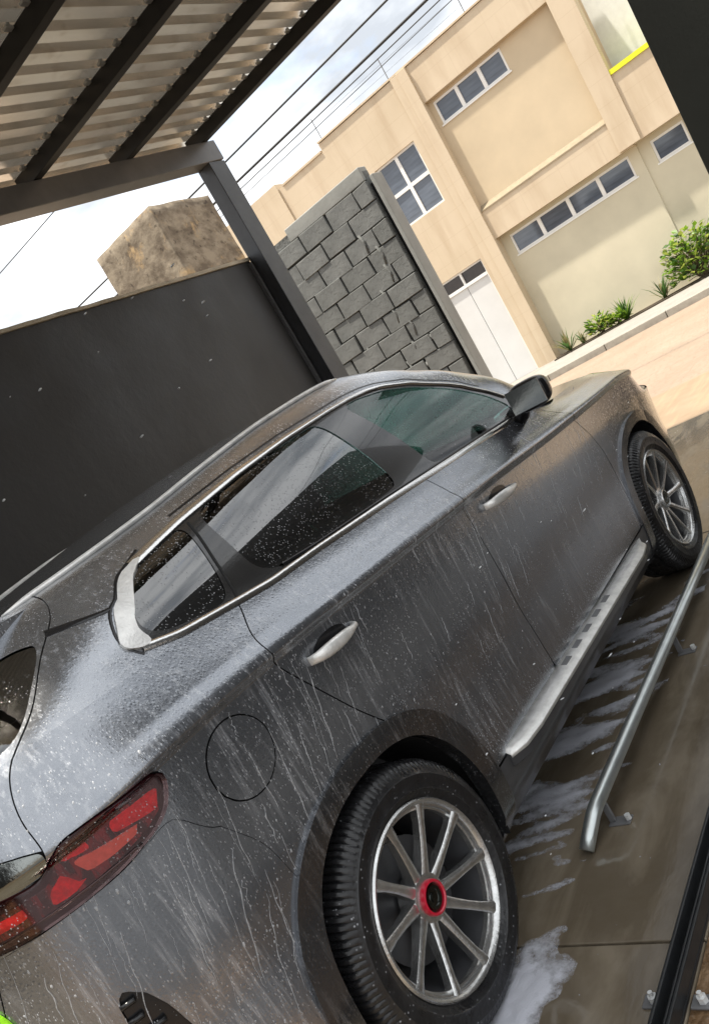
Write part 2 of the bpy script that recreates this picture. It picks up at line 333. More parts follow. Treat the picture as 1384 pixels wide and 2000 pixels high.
# ---------------------------------------------------------------- ground
def sheet(name, mat, x0, x1, y0, y1, z, label, cat='ground', parent=None):
    me = bpy.data.meshes.new(name); me.from_pydata([(x0, y0, z), (x1, y0, z), (x1, y1, z), (x0, y1, z)], [], [(0, 1, 2, 3)])
    o = put(name, me, mat, parent); structure(o); o['label'] = label; o['category'] = cat; return o
sheet('ground', 'earth', -300, 300, -300, 300, -.06, 'bare earth ground reaching to the horizon')
PH = math.radians(3.8); FO = Vector((17.97, 5.48, 0)); FE = Vector((math.sin(PH), -math.cos(PH), 0)); FN = Vector((math.cos(PH), math.sin(PH), 0))
def F(a, d, z): return FO + FE*a + FN*d + Vector((0, 0, z))
def fbox(mb, a0, a1, d0, d1, z0, z1):
    return mb.hexa([F(a0, d0, z0), F(a1, d0, z0), F(a1, d1, z0), F(a0, d1, z0), F(a0, d0, z1), F(a1, d0, z1), F(a1, d1, z1), F(a0, d1, z1)])
st = sheet('street', 'street_cobbles', 7.9, 24, -60, 60, -.012, 'salmon cobbled street between the car wash and the beige building', 'street')
sheet('driveway_apron', 'apron_concrete', 6.03, 7.9, -30, 30, -.008, 'sunlit tan concrete apron between car wash floor and street', 'driveway')
fl = bpy.data.objects.new('car_wash_floor', None); COL.objects.link(fl); WLOC[fl.name] = Vector((0, 0, 0)); structure(fl); fl['label'] = 'wet brown concrete floor of the car wash bay'; fl['category'] = 'floor'
box('slab_bed', 'mortar_dark', fl, -9, 6.0, -1.40, 2.1, -.06, -.012)
xs = [-9, -5.8, -2.8, .19, 3.1, 6.01]; ys = [-1.40, 2.1]
for i in range(len(xs)-1):
    box('floor_slab', 'wet_concrete', fl, xs[i] + .004, xs[i+1] - .004, ys[0], ys[1], -.05, 0, bevel=.004)
simple('yard_dark', (.055, .054, .053), .30, 0, .35, 2, .25, 9, .006)
sheet('side_strip', 'rusty_ground', -9, 6.02, -1.85, -1.402, -.006, 'rust brown pebbled strip beside the black floor channel', 'ground')
sheet('side_yard', 'yard_dark', -9, 6.02, -12, -1.85, -.008, 'dark wet yard beyond the rust brown strip', 'ground')
# pebbles lying on the rusty strip
mb = MB()
for k in range(900):
    x = random.uniform(-1.2, 3); y = -1.45 - abs(random.gauss(0, .25)); r = random.uniform(.002, .006)
    p = [(x + r*math.cos(t)*random.uniform(.7, 1.2), y + r*math.sin(t)*random.uniform(.7, 1.2), -.006) for t in (0, 1.26, 2.5, 3.77, 5.0)]
    mb.add(p + [(x, y, -.006 + r*.8)], [(i, (i+1) % 5, 5) for i in range(5)])
o = build(mb, 'pebbles', 'rusty_ground'); tag(o, 'small brown pebbles scattered beside the black floor channel', 'pebbles', kind='stuff')
# far pavement in front of the building
pv = build(fbox(MB(), -12, 14, -2.86, .9, -.02, .10), 'pavement', 'pavement_grey', None, F(0, -1.4, 0)); structure(pv); pv['label'] = 'grey pavement along the foot of the beige building'; pv['category'] = 'pavement'
for k in range(20):
    a = -10 + k*1.2
    build(fbox(MB(), a + .006, a + 1.194, -3.0, -2.862, -.03, .115), 'kerb_stone', 'kerb_grey', pv, F(a, -3, 0), bevel=.012)
build(fbox(MB(), .25, 9, -.55, -.02, .09, .125), 'planting_soil', 'soil', pv, F(1, -.3, .1))
# ---------------------------------------------------------------- beige building across the street
bd = thing('beige_building', 'two-storey beige tiled building across the street', 'building', F(0, 0, 0))
def fpart(name, mat, *boxes, bevel=0, parent=None):
    m = MB()
    for b in boxes: fbox(m, *b)
    b = boxes[0]; return build(m, name, mat, parent or bd, F(b[0], b[2], b[4]), bevel=bevel)
T = .3
fpart('wall', 'facade_tile', (-3.85, -2.4, 0, T, 0, 6.80), (-2.4, -1.53, 0, T, 0, 6.98), (-.33, -.24, 0, T, 0, 6.98), (-1.53, -.33, 0, T, 2.87, 4.33), (-1.53, -.33, 0, T, 5.74, 6.98), (-.42, -.33, 0, T, 4.33, 5.74))
fpart('wall', 'facade_tile', (-6.2, -3.853, -.05, T, 0, 6.95))
fpart('pilaster', 'facade_tile', (-.24, -.06, -.05, T, 0, 6.985), bevel=.006)
fpart('pilaster', 'facade_tile', (-.06, .17, -.09, T + .3, 0, 6.99), bevel=.006)
fpart('upper_band', 'facade_tile', (.17, 3.15, 0, T, 6.18, 6.985))
fpart('recessed_wall', 'facade_plaster', (.17, 3.15, .16, T, 3.7, 5.63), (1.97, 3.15, .16, T, 5.63, 6.18), (.17, .28, .16, T, 5.63, 6.18), (.28, 1.97, .16, T, 6.12, 6.18))
fpart('middle_band', 'facade_tile', (.17, 3.42, 0, T + .3, 3.03, 3.68))
m = MB(); m.hexa([F(.17, -.02, 3.66), F(3.15, -.02, 3.66), F(3.15, .165, 3.66), F(.17, .165, 3.66), F(.17, -.02, 3.685), F(3.15, -.02, 3.685), F(3.15, .165, 3.80), F(.17, .165, 3.80)])
build(m, 'sloping_sill', 'sill_tile', bd, F(.17, 0, 3.66))
fpart('recessed_wall', 'facade_low', (.17, 3.42, .27, T + .3, .08, 2.50), (.17, .38, .27, T + .3, 2.5, 3.03), (3.20, 3.42, .27, T + .3, 2.5, 3.03), (.38, 3.2, .27, T + .3, 2.95, 3.03))
fpart('pilaster', 'facade_tile', (3.15, 3.60, -.07, T, 3.05, 6.995), bevel=.006)
fpart('wall', 'facade_low', (3.42, 3.66, .30, T + .3, .08, 3.05), (4.33, 12, .30, T + .3, .08, 3.05), (3.66, 4.33, .30, T + .3, .08, 2.49), (3.66, 4.33, .30, T + .3, 2.94, 3.05))
fpart('terrace_parapet', 'facade_tile', (3.60, 12, 0, T, 3.05, 4.36))
fpart('lime_ledge', 'lime_paint', (3.50, 12, -.04, T, 4.36, 4.45))
fpart('terrace_wall', 'terrace_white', (3.60, 12, .62, .9, 4.4, 7.2))
fpart('parapet_cap', 'facade_tile', (-3.7, -2.42, -.03, T, 6.803, 6.85), (-2.4, 3.15, -.035, T, 6.995, 7.03))
fpart('back_block', 'facade_plaster', (-6, 12, 1.0, 7, 0, 6.6))
def window(a0, a1, d, z0, z1, cols, rows, pane='window_glass'):
    fr = .045; w_ = MB()
    fbox(w_, a0, a1, d - .02, d + .05, z0, z0 + fr); fbox(w_, a0, a1, d - .02, d + .05, z1 - fr, z1)
    fbox(w_, a0, a0 + fr, d - .02, d + .05, z0 + fr, z1 - fr); fbox(w_, a1 - fr, a1, d - .02, d + .05, z0 + fr, z1 - fr)
    for i in range(1, cols): a = a0 + (a1 - a0)*i/cols; fbox(w_, a - .04, a + .04, d - .018, d + .048, z0 + fr, z1 - fr)
    for j in range(1, rows): z = z0 + (z1 - z0)*j/rows; fbox(w_, a0 + fr, a1 - fr, d - .016, d + .046, z - .04, z + .04)
    o = build(w_, 'window', 'white_frame', bd, F(a0, d, z0))
    for i in range(cols):
        for j in range(rows):
            b0 = a0 + (a1 - a0)*i/cols + .042; b1 = a0 + (a1 - a0)*(i+1)/cols - .042; c0 = z0 + (z1 - z0)*j/rows + .042; c1 = z0 + (z1 - z0)*(j+1)/rows - .042
            build(fbox(MB(), b0, b1, d + .015, d + .025, c0, c1), 'pane', pane, o, F(b0, d, c0))
    build(fbox(MB(), a0 - .03, a1 + .03, d - .07, d + .03, z0 - .03, z0 - .002), 'sill', 'white_frame', o, F(a0, d, z0))
window(.28, 1.97, .20, 5.63, 6.12, 3, 1); window(-1.53, -.42, .08, 4.33, 5.74, 2, 2); window(.38, 3.20, .32, 2.50, 2.95, 4, 1); window(3.66, 4.33, .36, 2.49, 2.94, 1, 1)
fpart('room_dark', 'pane_dark', (.3, 1.95, .32, .36, 5.6, 6.15), (-1.5, -.45, .32, .36, 4.3, 5.75))
g_ = fpart('gate', 'gate_white', (-1.49, -.955, .10, .15, .1, 2.50), (-.945, -.37, .10, .15, .1, 2.50), bevel=.006)
fpart('gate_frame', 'white_frame', (-1.53, -1.492, .06, .16, .1, 2.87), (-.368, -.33, .06, .16, .1, 2.87), (-1.492, -.368, .06, .16, 2.50, 2.57), (-.97, -.92, .06, .16, 2.57, 2.83), (-1.492, -.368, .06, .16, 2.83, 2.87), parent=g_)
for a0, a1 in ((-1.492, -.97), (-.92, -.368)): fpart('pane', 'pane_dark', (a0, a1, .11, .12, 2.57, 2.83), parent=g_)
for k in range(6):
    a = -2.3 + k*2.0; z0 = 6.98; r_ = build(MB().tube([F(a, .1, z0), F(a, .1, z0 + .55)], .011, 6), 'fence_rod', 'steel_grey', bd, F(a, .1, z0))
    if k < 5:
        for z in (.22, .42): build(MB().tube([F(a, .1, z0 + z), F(a + 2.0, .1, z0 + z)], .0025, 4), 'fence_wire', 'cable', r_, F(a, .1, z0))
# plants at the foot of the building
def plant(a, d, label, kind, h, spread, n, mats, group=None):
    base = F(a, d, .12); t = thing('leafy_plant' if kind != 'spiky' else 'spiky_plant', label, 'plant', base, group); leaves = {m: MB() for m in mats}; stm = MB()
    for k in range(n):
        m = leaves[random.choice(mats)]
        if kind == 'spiky':
            az = random.uniform(0, 6.28); el = random.uniform(.5, 1.45); L = h*random.uniform(.6, 1.1); dv = Vector((math.cos(az)*math.cos(el), math.sin(az)*math.cos(el), math.sin(el)))
            p0 = base + Vector((random.uniform(-.03, .03), random.uniform(-.03, .03), 0)); s = dv.cross(Vector((0, 0, 1))).normalized()*.018
            p1 = p0 + dv*L*.55; p2 = p0 + dv*L + Vector((0, 0, -L*.15)); m.add([p0 - s*.6, p0 + s*.6, p1 + s, p1 - s, p2], [(0, 1, 2, 3), (3, 2, 4)])
        else:
            az = random.uniform(0, 6.28); rr = spread*random.random()**.5; zz = h*random.uniform(.12, 1)*(1 - .35*(rr/spread)**2)
            p0 = base + Vector((math.cos(az)*rr*.45, math.sin(az)*rr, zz)); dv = Vector((math.cos(az)*.6 + random.gauss(0, .4), math.sin(az)*.6 + random.gauss(0, .4), random.uniform(-.1, .9))).normalized()
            s = dv.cross(Vector((random.gauss(0, .3), random.gauss(0, .3), 1))).normalized(); L = random.uniform(.10, .19); w_ = L*.28
            m.add([p0, p0 + dv*L*.45 + s*w_, p0 + dv*L + Vector((0, 0, -L*.15)), p0 + dv*L*.45 - s*w_], [(0, 1, 2, 3)])
            if k % 9 == 0: stm.tube([base + Vector((random.uniform(-.05, .05), random.uniform(-.05, .05), 0)), base.lerp(p0, .5) + Vector((0, 0, .05)), p0], .007, 5)
    if stm.v: build(stm, 'stem', 'stem', t, base)
    for k, m in leaves.items():
        if m.v: build(m, 'foliage', k, t, base)
plant(.60, -.30, 'small spiky green plant nearest the cream pilaster and white gate', 'spiky', .62, .2, 40, ['leaf_dark', 'leaf_dry'])
plant(.95, -.34, 'thin dry grassy tuft beside the spiky plant at building foot', 'spiky', .38, .2, 22, ['leaf_dry', 'leaf_dark'])
plant(1.38, -.32, 'low lime-green leafy plant between two spiky plants', 'leafy', .42, .26, 190, ['leaf_bright', 'leaf_lime', 'leaf_dark'])
plant(1.95, -.30, 'spiky green plant under the third window pane from the gate', 'spiky', .60, .2, 55, ['leaf_dark', 'leaf_bright'])
plant(1.78, -.36, 'small yellow-green leafy plant at the foot of the taller spiky plant', 'leafy', .26, .2, 110, ['leaf_lime', 'leaf_bright'])
plant(2.78, -.30, 'sparse greyish spiky plant left of the big bush', 'spiky', .60, .2, 34, ['leaf_dark', 'leaf_dry'])
plant(3.62, -.28, 'large bright green bush at the foot of the beige building', 'leafy', 1.05, .62, 900, ['leaf_bright', 'leaf_dark', 'leaf_bright', 'leaf_lime'])
# ---------------------------------------------------------------- grey block wall
bw = thing('block_wall', 'grey painted concrete block wall behind the canopy post', 'wall', (7.1, 2.9, 0))
box('mortar_core', 'mortar_dark', bw, 7.022, 7.13, 1.84, 5.0, 0, 3.44)
def block_mesh(L, H, seed):
    bm = bmesh.new(); r = random.Random(seed)
    bmesh.ops.create_cube(bm, size=1)
    for v in bm.verts: v.co = Vector((v.co.x*.10, v.co.y*L + r.uniform(-.006, .006), v.co.z*H + r.uniform(-.006, .006)))
    bmesh.ops.bevel(bm, geom=list(bm.edges), offset=.005, segments=1, affect='EDGES')
    me = bpy.data.meshes.new('block'); bm.to_mesh(me); bm.free(); return me
bms = [block_mesh(.384 - .006*(s % 3), .1915 - .003*(s % 2), s) for s in range(5)]; half = block_mesh(.18, .187, 9)
rowh = .1965
for r in range(17):
    z = r*rowh + rowh/2; y = 1.842 + (0 if r % 2 else -.2)
    while y < 5.0:
        L = .386; yc = y + L/2
        if y < 1.83: me, yc = half, 1.842 + .093
        else: me = random.choice(bms)
        o = put('block', me, 'grey_block', bw, (7.0 + .03 + random.uniform(-.012, .008), yc, z + random.uniform(-.008, .008)), rot=(random.uniform(-.012, .012), random.uniform(-.012, .012), random.uniform(-.012, .012)))
        y += L + .012
box('ring_beam', 'pier_plaster', bw, 6.985, 7.14, 1.842, 2.95, 3.345, 3.49, bevel=.012)
box('gap_shade_fill', 'shell_black', bw, 7.05, 7.12, 1.79, 1.845, 0, 3.3)  # black filler painting the shade inside the gap
box('end_pier', 'pier_plaster', bw, 7.0, 7.20, 1.745, 1.79, 0, 3.36, bevel=.008)
# lumps of spilled mortar on the blocks
def lumps(name, mat, spots, parent):
    bm = bmesh.new()
    for (x, y, z, r) in spots:
        k = bmesh.ops.create_icosphere(bm, subdivisions=2, radius=1)['verts']; sx, sy, sz = .14, random.uniform(.7, 1.5), random.uniform(.5, 1.2)
        for v in k:
            q_ = .6 + .35*noise.noise(v.co*1.8 + Vector((x*9, y*9, z*9))); v.co = Vector((x + v.co.x*r*sx*q_, y + v.co.y*r*sy*q_, z + v.co.z*r*sz*q_))
    me = bpy.data.meshes.new(name); bm.to_mesh(me); bm.free(); o = put(name, me, mat, parent, smooth=True); return o
sp = [(6.985, 2.62, 2.84, .07), (6.985, 2.66, 2.76, .05), (6.985, 2.30, 1.95, .06), (6.985, 2.25, 2.02, .05), (6.985, 2.52, 2.35, .05), (6.985, 2.42, 2.2, .06), (6.985, 2.02, 1.72, .07), (6.985, 2.12, 1.62, .05), (6.985, 2.2, 1.5, .06), (6.985, 2.55, 2.5, .05)]
for k in range(40): sp.append((6.988, random.uniform(1.9, 3.2), 1 + rowh*random.randint(1, 12) - rowh*.09 + random.uniform(-.02, .02), random.uniform(.010, .022)))
o = lumps('mortar_smear', 'mortar_light', sp, bw)
m = MB()
for k in range(9):
    z = 1.25 + k*.19; y = 2.35 + .10*math.sin(k*1.7) - .03*k
    m.tube([(6.99, y, z), (6.985, y - .02, z + .1), (6.99, y + .01, z + .2)], .016, 6)
build(m, 'mortar_run', 'mortar_dark', bw, (7, 2.3, 1.2), smooth=True)
# ---------------------------------------------------------------- old rough tower beyond the side wall
ot = thing('old_plastered_tower', 'weathered brown plaster building corner rising above the dark side wall', 'building', (8.65, 5.85, 0))
bm = bmesh.new(); bmesh.ops.create_cube(bm, size=1)
for v in bm.verts: v.co = Vector((8.65 + v.co.x*1.27, 5.84 + v.co.y*1.28, 2.55 + v.co.z*5.1))
bmesh.ops.subdivide_edges(bm, edges=list(bm.edges), cuts=40, use_grid_fill=True)
for v in bm.verts:
    p = v.co*3.0; k = noise.noise(p)*.012 + noise.noise(p*3.1)*.004 + .004*(noise.noise(Vector((v.co.x*2, v.co.y*2, v.co.z*14))))
    c = Vector((v.co.x - 8.65, v.co.y - 5.84, 0)); v.co += c.normalized()*k
    if v.co.z > 4.9:
        e_ = max(abs(v.co.x - 8.65)/.635, abs(v.co.y - 5.84)/.64); v.co.z += .012*noise.noise(v.co*3) - .5*max(0, e_ - .80)**1.6
me = bpy.data.meshes.new('tower_wall'); bm.to_mesh(me); bm.free(); put('tower_wall', me, 'old_plaster', ot, smooth=True)
# ---------------------------------------------------------------- dark side wall
dw = thing('side_wall', 'black painted wall along the far side of the wash bay', 'wall', (0, 2.18, 0))
box('wall_face', 'dark_wall', dw, -9, 4.95, 2.10, 2.24, 0, 3.0)
m = MB(); nx = 160; prev = None; vs = []; fs = []
for i in range(nx+1):
    x = -9 + 13.95*i/nx; a = .012*noise.noise(Vector((x*2.3, 0, 0))); b = .018*noise.noise(Vector((x*3.1, 4, 0)))
    vs += [(x, 2.082 + a, 3.002 + b*.3), (x, 2.26 + a, 3.002), (x, 2.25 + a, 3.035 + b), (x, 2.09 + a, 3.03 + b)]
for i in range(nx):
    for k in range(4): fs.append((i*4+k, i*4+(k+1) % 4, i*4+4+(k+1) % 4, i*4+4+k))
fs += [(0, 1, 2, 3), (nx*4+3, nx*4+2, nx*4+1, nx*4)]
m.add(vs, fs); build(m, 'coping', 'coping_cream', dw, (0, 2.18, 3), smooth=False)
box('corner_angle', 'steel_grey', dw, 4.905, 4.93, 2.07, 2.10, 0, 2.98)
# ---------------------------------------------------------------- canopy
def zr(x): return 3.895 + .067*(x - 3.96)
cp = thing('canopy', 'steel canopy with corrugated roof sheets on black purlins over the bay', 'canopy', (2, 0, 0))
def sloped(x0, x1, y0, y1, dz0, dz1): return MB().hexa([(x0, y0, zr(x0)+dz0), (x1, y0, zr(x1)+dz0), (x1, y1, zr(x1)+dz0), (x0, y1, zr(x0)+dz0), (x0, y0, zr(x0)+dz1), (x1, y0, zr(x1)+dz1), (x1, y1, zr(x1)+dz1), (x0, y1, zr(x0)+dz1)])
build(sloped(-1.1, 5.175, 1.95, 2.10, -.165, 0), 'beam', 'steel_grey', cp, (2, 2, 3.8), bevel=.006)
build(sloped(-1.1, 5.6, -1.64, -1.5, -.165, 0), 'beam', 'steel_grey', cp, (2, -1.57, 3.8), bevel=.006)
for x0, x1 in ((4.95, 5.17), (-1.1, -.9)):
    build(MB().box(x0, x1, 1.955, 2.098, 0, zr((x0+x1)/2) - .168), 'post', 'steel_dark', cp, (x0, 2, 0), bevel=.006)
build(MB().box(4.93, 5.19, 1.945, 2.10, 0, .012), 'base_plate', 'steel_dark', cp, (5, 2, 0))
PX = [-.66, .29, 1.25, 2.21, 3.14, 4.096, 5.06]
for x in PX: build(MB().box(x - .035, x + .035, -1.66, 2.12, zr(x) + .002, zr(x) + .10), 'purlin', 'purlin_black', cp, (x, 0, zr(x)), bevel=.004)
pit = .165
def sheet_mesh(np_):
    pr = []
    for k in range(np_ + 1):
        y = k*pit; pr += [(y, 0), (y + .088, 0), (y + .098, .075), (y + .155, .075)]
    pr = pr[:-3]; vs = []; fs = []; x0, x1 = -1.0, 5.16
    for x in (x0, 1.6, x1):
        for y, z in pr: vs.append((x, y, zr(x) + .103 + z))
    n_ = len(pr)
    for j in range(2):
        for i in range(n_-1): fs.append((j*n_+i, j*n_+i+1, (j+1)*n_+i+1, (j+1)*n_+i))
    me = bpy.data.meshes.new('roof_sheet'); me.from_pydata(vs, [], fs); me.update(); return me
sm = sheet_mesh(6)
for k in range(4):
    o = put('roof_sheet', sm, 'roof_metal', cp, (0, -1.62 + k*6*pit, 0))
cm = bpy.data.meshes.new('rib_light_tab'); mbc = MB().box(-.035, .012, -.016, .016, .0, .012).box(-.012, .0, -.012, .012, .012, .03); cm.from_pydata(mbc.v, [], mbc.f)  # pale tabs standing in for the spots of light along the purlins
for x in PX[2:]:
    k = 0
    while True:
        y = -1.62 + k*pit + .124; k += 1
        if y > 2.0: break
        if y < .2: continue
        put('rib_light_tab', cm, 'zinc_white', cp, (x - .045 + random.uniform(-.006, .006), y, zr(x) + .088))
# ---------------------------------------------------------------- dark pier on the open side, unseen walls added for reflections
pr_ = box('front_wall', 'pier_dark', None, 5.30, 5.62, -2.0, -1.185, -.01, 3.62, bevel=.01); tag(pr_, 'dark olive wall end at the front right of the wash bay', 'wall')
bk = box('added_rear_wall', 'dark_wall', None, -6.7, -6.5, -2.5, 2.09, -.01, 3.6); tag(bk, 'unseen dark wall added behind the car for its reflections', 'wall')  # unseen wall added so the tailgate reflects something dark
rw = box('added_side_wall', 'dark_wall', None, .7, 5.29, -3.4, -3.2, -.02, 3.6); tag(rw, 'unseen dark wall added opposite the car to darken its reflections', 'wall')  # unseen wall added to darken the lower part of the window reflections
# ---------------------------------------------------------------- overhead cables
wires = [((9.5, 14, 5.40), (9.5, -6, 5.36), .013, 'upper single'), ((9.55, 14, 5.14), (9.55, -6, 5.05), .017, 'thick middle'), ((9.7, 14, 5.08), (9.7, -6, 5.00), .007, 'thin middle'), ((9.9, 14, 5.03), (9.9, -6, 4.98), .005, 'lowest thin'), ((8.2, 14, 6.15), (8.2, -6, 6.0), .007, 'highest thin')]
for A_, B_, r, nm in wires:
    pts = []
    for i in range(33):
        t = i/32; p = Vector(A_).lerp(Vector(B_), t); p.z -= .10*4*t*(1 - t); pts.append(p)
    o = build(MB().tube(pts, r, 6), 'overhead_cable', 'cable', None, Vector(A_), smooth=True)
    tag(o, {'upper single': 'upper of the two plain black cables crossing the sky above street', 'thick middle': 'thickest black cable crossing the sky, below the plain upper one', 'thin middle': 'thin cable running just beneath the thickest cable', 'lowest thin': 'faint lowest cable in the sky above the beige roofline', 'highest thin': 'thin cable passing close beside the canopy edge'}[nm], 'cable', 'cables over the street')
# ---------------------------------------------------------------- floor rails
rl = thing('pipe_rail', 'galvanised pipe wheel guide with bent end beside the car', 'rail', (.5, -1.01, 0))
build(MB().tube([(.555, -.968, .018), (.59, -.978, .042), (.645, -.995, .080), (.675, -1.003, .092), (.74, -1.005, .095), (2, -1.005, .095), (3.7, -1.005, .095)], .0235, 16), 'pipe', 'galvanised', rl, (.5, -1.01, 0), smooth=True)
for x in (.70, 1.75, 2.8):
    f_ = build(MB().box(x - .022, x + .022, -1.072, -1.0, 0, .006).box(x - .005, x + .005, -1.022, -1.0, .006, .08), 'bracket', 'steel_grey', rl, (x, -1.05, 0), bevel=.002)
    build(MB().tube([(x, -1.065, .007), (x, -1.065, .024)], .010, 6), 'bolt', 'zinc_white', f_, (x, -1.065, 0))
ch = thing('floor_channel', 'black steel channel bolted along the edge of the floor', 'rail', (1, -1.37, 0))
build(MB().box(-2.5, 5, -1.398, -1.346, 0, .012).box(-2.5, 5, -1.398, -1.388, .012, .052).box(-2.5, 5, -1.356, -1.346, .012, .052).box(-2.5, 5, -1.380, -1.372, .012, .040), 'channel', 'rail_black', ch, (1, -1.37, 0), bevel=.003)
for x in (0.0, 1.05, 2.1, -1.1):
    for y in (-1.435, -1.318):
        f_ = build(MB().box(x - .02, x + .02, y - .028, y + .028, .0, .007), 'anchor_plate', 'steel_grey', ch, (x, y, 0), bevel=.002)
        build(MB().tube([(x, y, .007), (x, y, .022)], .012, 6).tube([(x, y, .022), (x, y, .034)], .006, 8), 'bolt', 'zinc_white', f_, (x, y, 0))
# ---------------------------------------------------------------- car surfaces
def pchip(xs, ys, x):
    xs = np.asarray(xs, float); ys = np.asarray(ys, float); x = np.asarray(x, float)
    h = np.diff(xs); d = np.diff(ys) / h
    m = np.zeros(len(xs))
    for i in range(1, len(xs) - 1):
        if d[i-1] * d[i] > 0:
            w1 = 2*h[i] + h[i-1]; w2 = h[i] + 2*h[i-1]
            m[i] = (w1 + w2) / (w1/d[i-1] + w2/d[i])
    m[0] = d[0]; m[-1] = d[-1]
    k = np.clip(np.searchsorted(xs, x) - 1, 0, len(xs) - 2)
    s = (x - xs[k]) / h[k]; s = np.clip(s, 0, 1)
    return ((1+2*s)*(1-s)**2*ys[k] + s*(1-s)**2*h[k]*m[k] + s*s*(3-2*s)*ys[k+1] + s*s*(s-1)*h[k]*m[k+1])
ZC = ([-1.2, -.7, -.37, 0, .38, .78, 1.26, 1.8, 2.4, 2.9, 3.3, 4], [1.10, 1.122, 1.138, 1.132, 1.113, 1.093, 1.070, 1.035, 1.005, .985, .95, .92])
ZB = ([-1.2, -.6, -.2, .15, .75, 1.4, 1.7, 1.9, 2.2, 2.6, 3.0, 3.3, 4], [1.28, 1.29, 1.275, 1.247, 1.217, 1.176, 1.155, 1.135, 1.105, 1.08, 1.05, 1.02, .99])
ZE = ([-.9, -.45, -.2, .1, .36, .7, 1.0, 1.3, 1.6, 2.4], [1.492, 1.515, 1.533, 1.558, 1.588, 1.619, 1.629, 1.618, 1.595, 1.55])
WX = ([-1.2, -.4, .3, 1.5, 2.3, 2.8, 3.2, 4], [.975, .99, 1., 1., .998, .988, .965, .94])
# lower shell keys: (half width, rear x, front x)
LK = [(.835, -.80, 3.45), (.890, -.885, 3.58), (.903, -.965, 3.78), (.900, -.99, 3.80), (.914, -.975, 3.78), (.922, -.955, 3.66),
      (.924, -.95, 3.49), (.944, -.945, 3.42), (.916, -.935, 3.36), (.868, -.89, 3.28)]
NL = len(LK)
def corner(u, u0, u1, xr, xf, n0, n1, ua, ub):
    """plan path for one height: returns x and a width factor.  u<ua: rear corner, u>ub: front corner"""
    x = np.array(u, float); f = np.ones_like(x)
    s = np.clip((ua - u) / (ua - u0), 0, 1) * np.pi / 2; k = u < ua
    x = np.where(k, ua - (ua - xr) * np.sin(s) ** (2/n0), x); f = np.where(k, np.maximum(np.cos(s), 0) ** (2/n0), f)
    s = np.clip((u - ub) / (u1 - ub), 0, 1) * np.pi / 2; k = u > ub
    x = np.where(k, ub + (xf - ub) * np.sin(s) ** (2/n1), x); f = np.where(k, np.maximum(np.cos(s), 0) ** (2/n1), f)
    return x, f
U0, UA, UB, U1 = -1.55, -.42, 2.98, 4.2
def lower_keys(u):
    u = np.asarray(u, float); xx = np.clip(u, -.95, 3.5)
    zc = pchip(*ZC, xx); zb = pchip(*ZB, xx); w = pchip(*WX, xx)
    dr = np.clip((u - 2.75) / 1.3, 0, 1) ** 1.4; zc = zc - .11*dr; zb = zb - .14*dr
    zs = [.215 + 0*u, .30 + 0*u, .45 + 0*u, .62 + 0*u, .80 + 0*u, zc - .12, zc - .028, zc, zc + .38*(zb - zc), zb]
    out = []
    for i, (t, xr, xf) in enumerate(LK):
        x, f = corner(u, U0, U1, xr, xf, 2.7, (2.9, 2.9, 2.9, 2.9, 2.9, 2.6, 2.4, 2.2, 2.2, 2.2)[i], UA, UB)
        tt = t * w
        if i == 9: tt = tt - .10 * np.clip((u - 1.9) / 1.2, 0, 1)
        if i == 8: tt = tt - .03 * np.clip((u - 1.9) / 1.2, 0, 1)
        out.append((x, tt * f, zs[i]))
    return out
def interp_keys(keys, v):
    """v in key units (0..len-1), arrays same shape as u"""
    K = np.array([[a for a in k] for k in keys])           # nk,3,N
    nk = K.shape[0]; res = np.zeros((3, K.shape[2]))
    d = np.diff(K, axis=0)                                   # chord
    L = np.sqrt((d**2).sum(1)); s = np.vstack([np.zeros(K.shape[2]), np.cumsum(L, 0)])
    i = np.clip(v.astype(int), 0, nk - 2); fr = v - i; j = np.arange(K.shape[2])
    sv = s[i, j] + fr * (s[i+1, j] - s[i, j])
    h = np.maximum(np.diff(s, axis=0), 1e-6)
    for c in range(3):
        dd = d[:, c, :] / h; m = np.zeros((nk, K.shape[2]))
        m[0] = dd[0]; m[-1] = dd[-1]
        a, b = dd[:-1], dd[1:]; w1 = 2*h[1:] + h[:-1]; w2 = h[1:] + 2*h[:-1]
        ok = a*b > 1e-12
        m[1:-1] = np.where(ok, (w1 + w2) / (w1/np.where(ok, a, 1) + w2/np.where(ok, b, 1)), 0)
        hh = h[i, j]; t = (sv - s[i, j]) / hh
        y0, y1, m0, m1 = K[i, c, j], K[i+1, c, j], m[i, j], m[i+1, j]
        res[c] = (1+2*t)*(1-t)**2*y0 + t*(1-t)**2*hh*m0 + t*t*(3-2*t)*y1 + t*t*(t-1)*hh*m1
    return res
def L_surf(u, v):
    u = np.asarray(u, float).ravel(); v = np.asarray(v, float).ravel()
    x, t, z = interp_keys(lower_keys(u), v)
    return np.c_[x, -t, z]
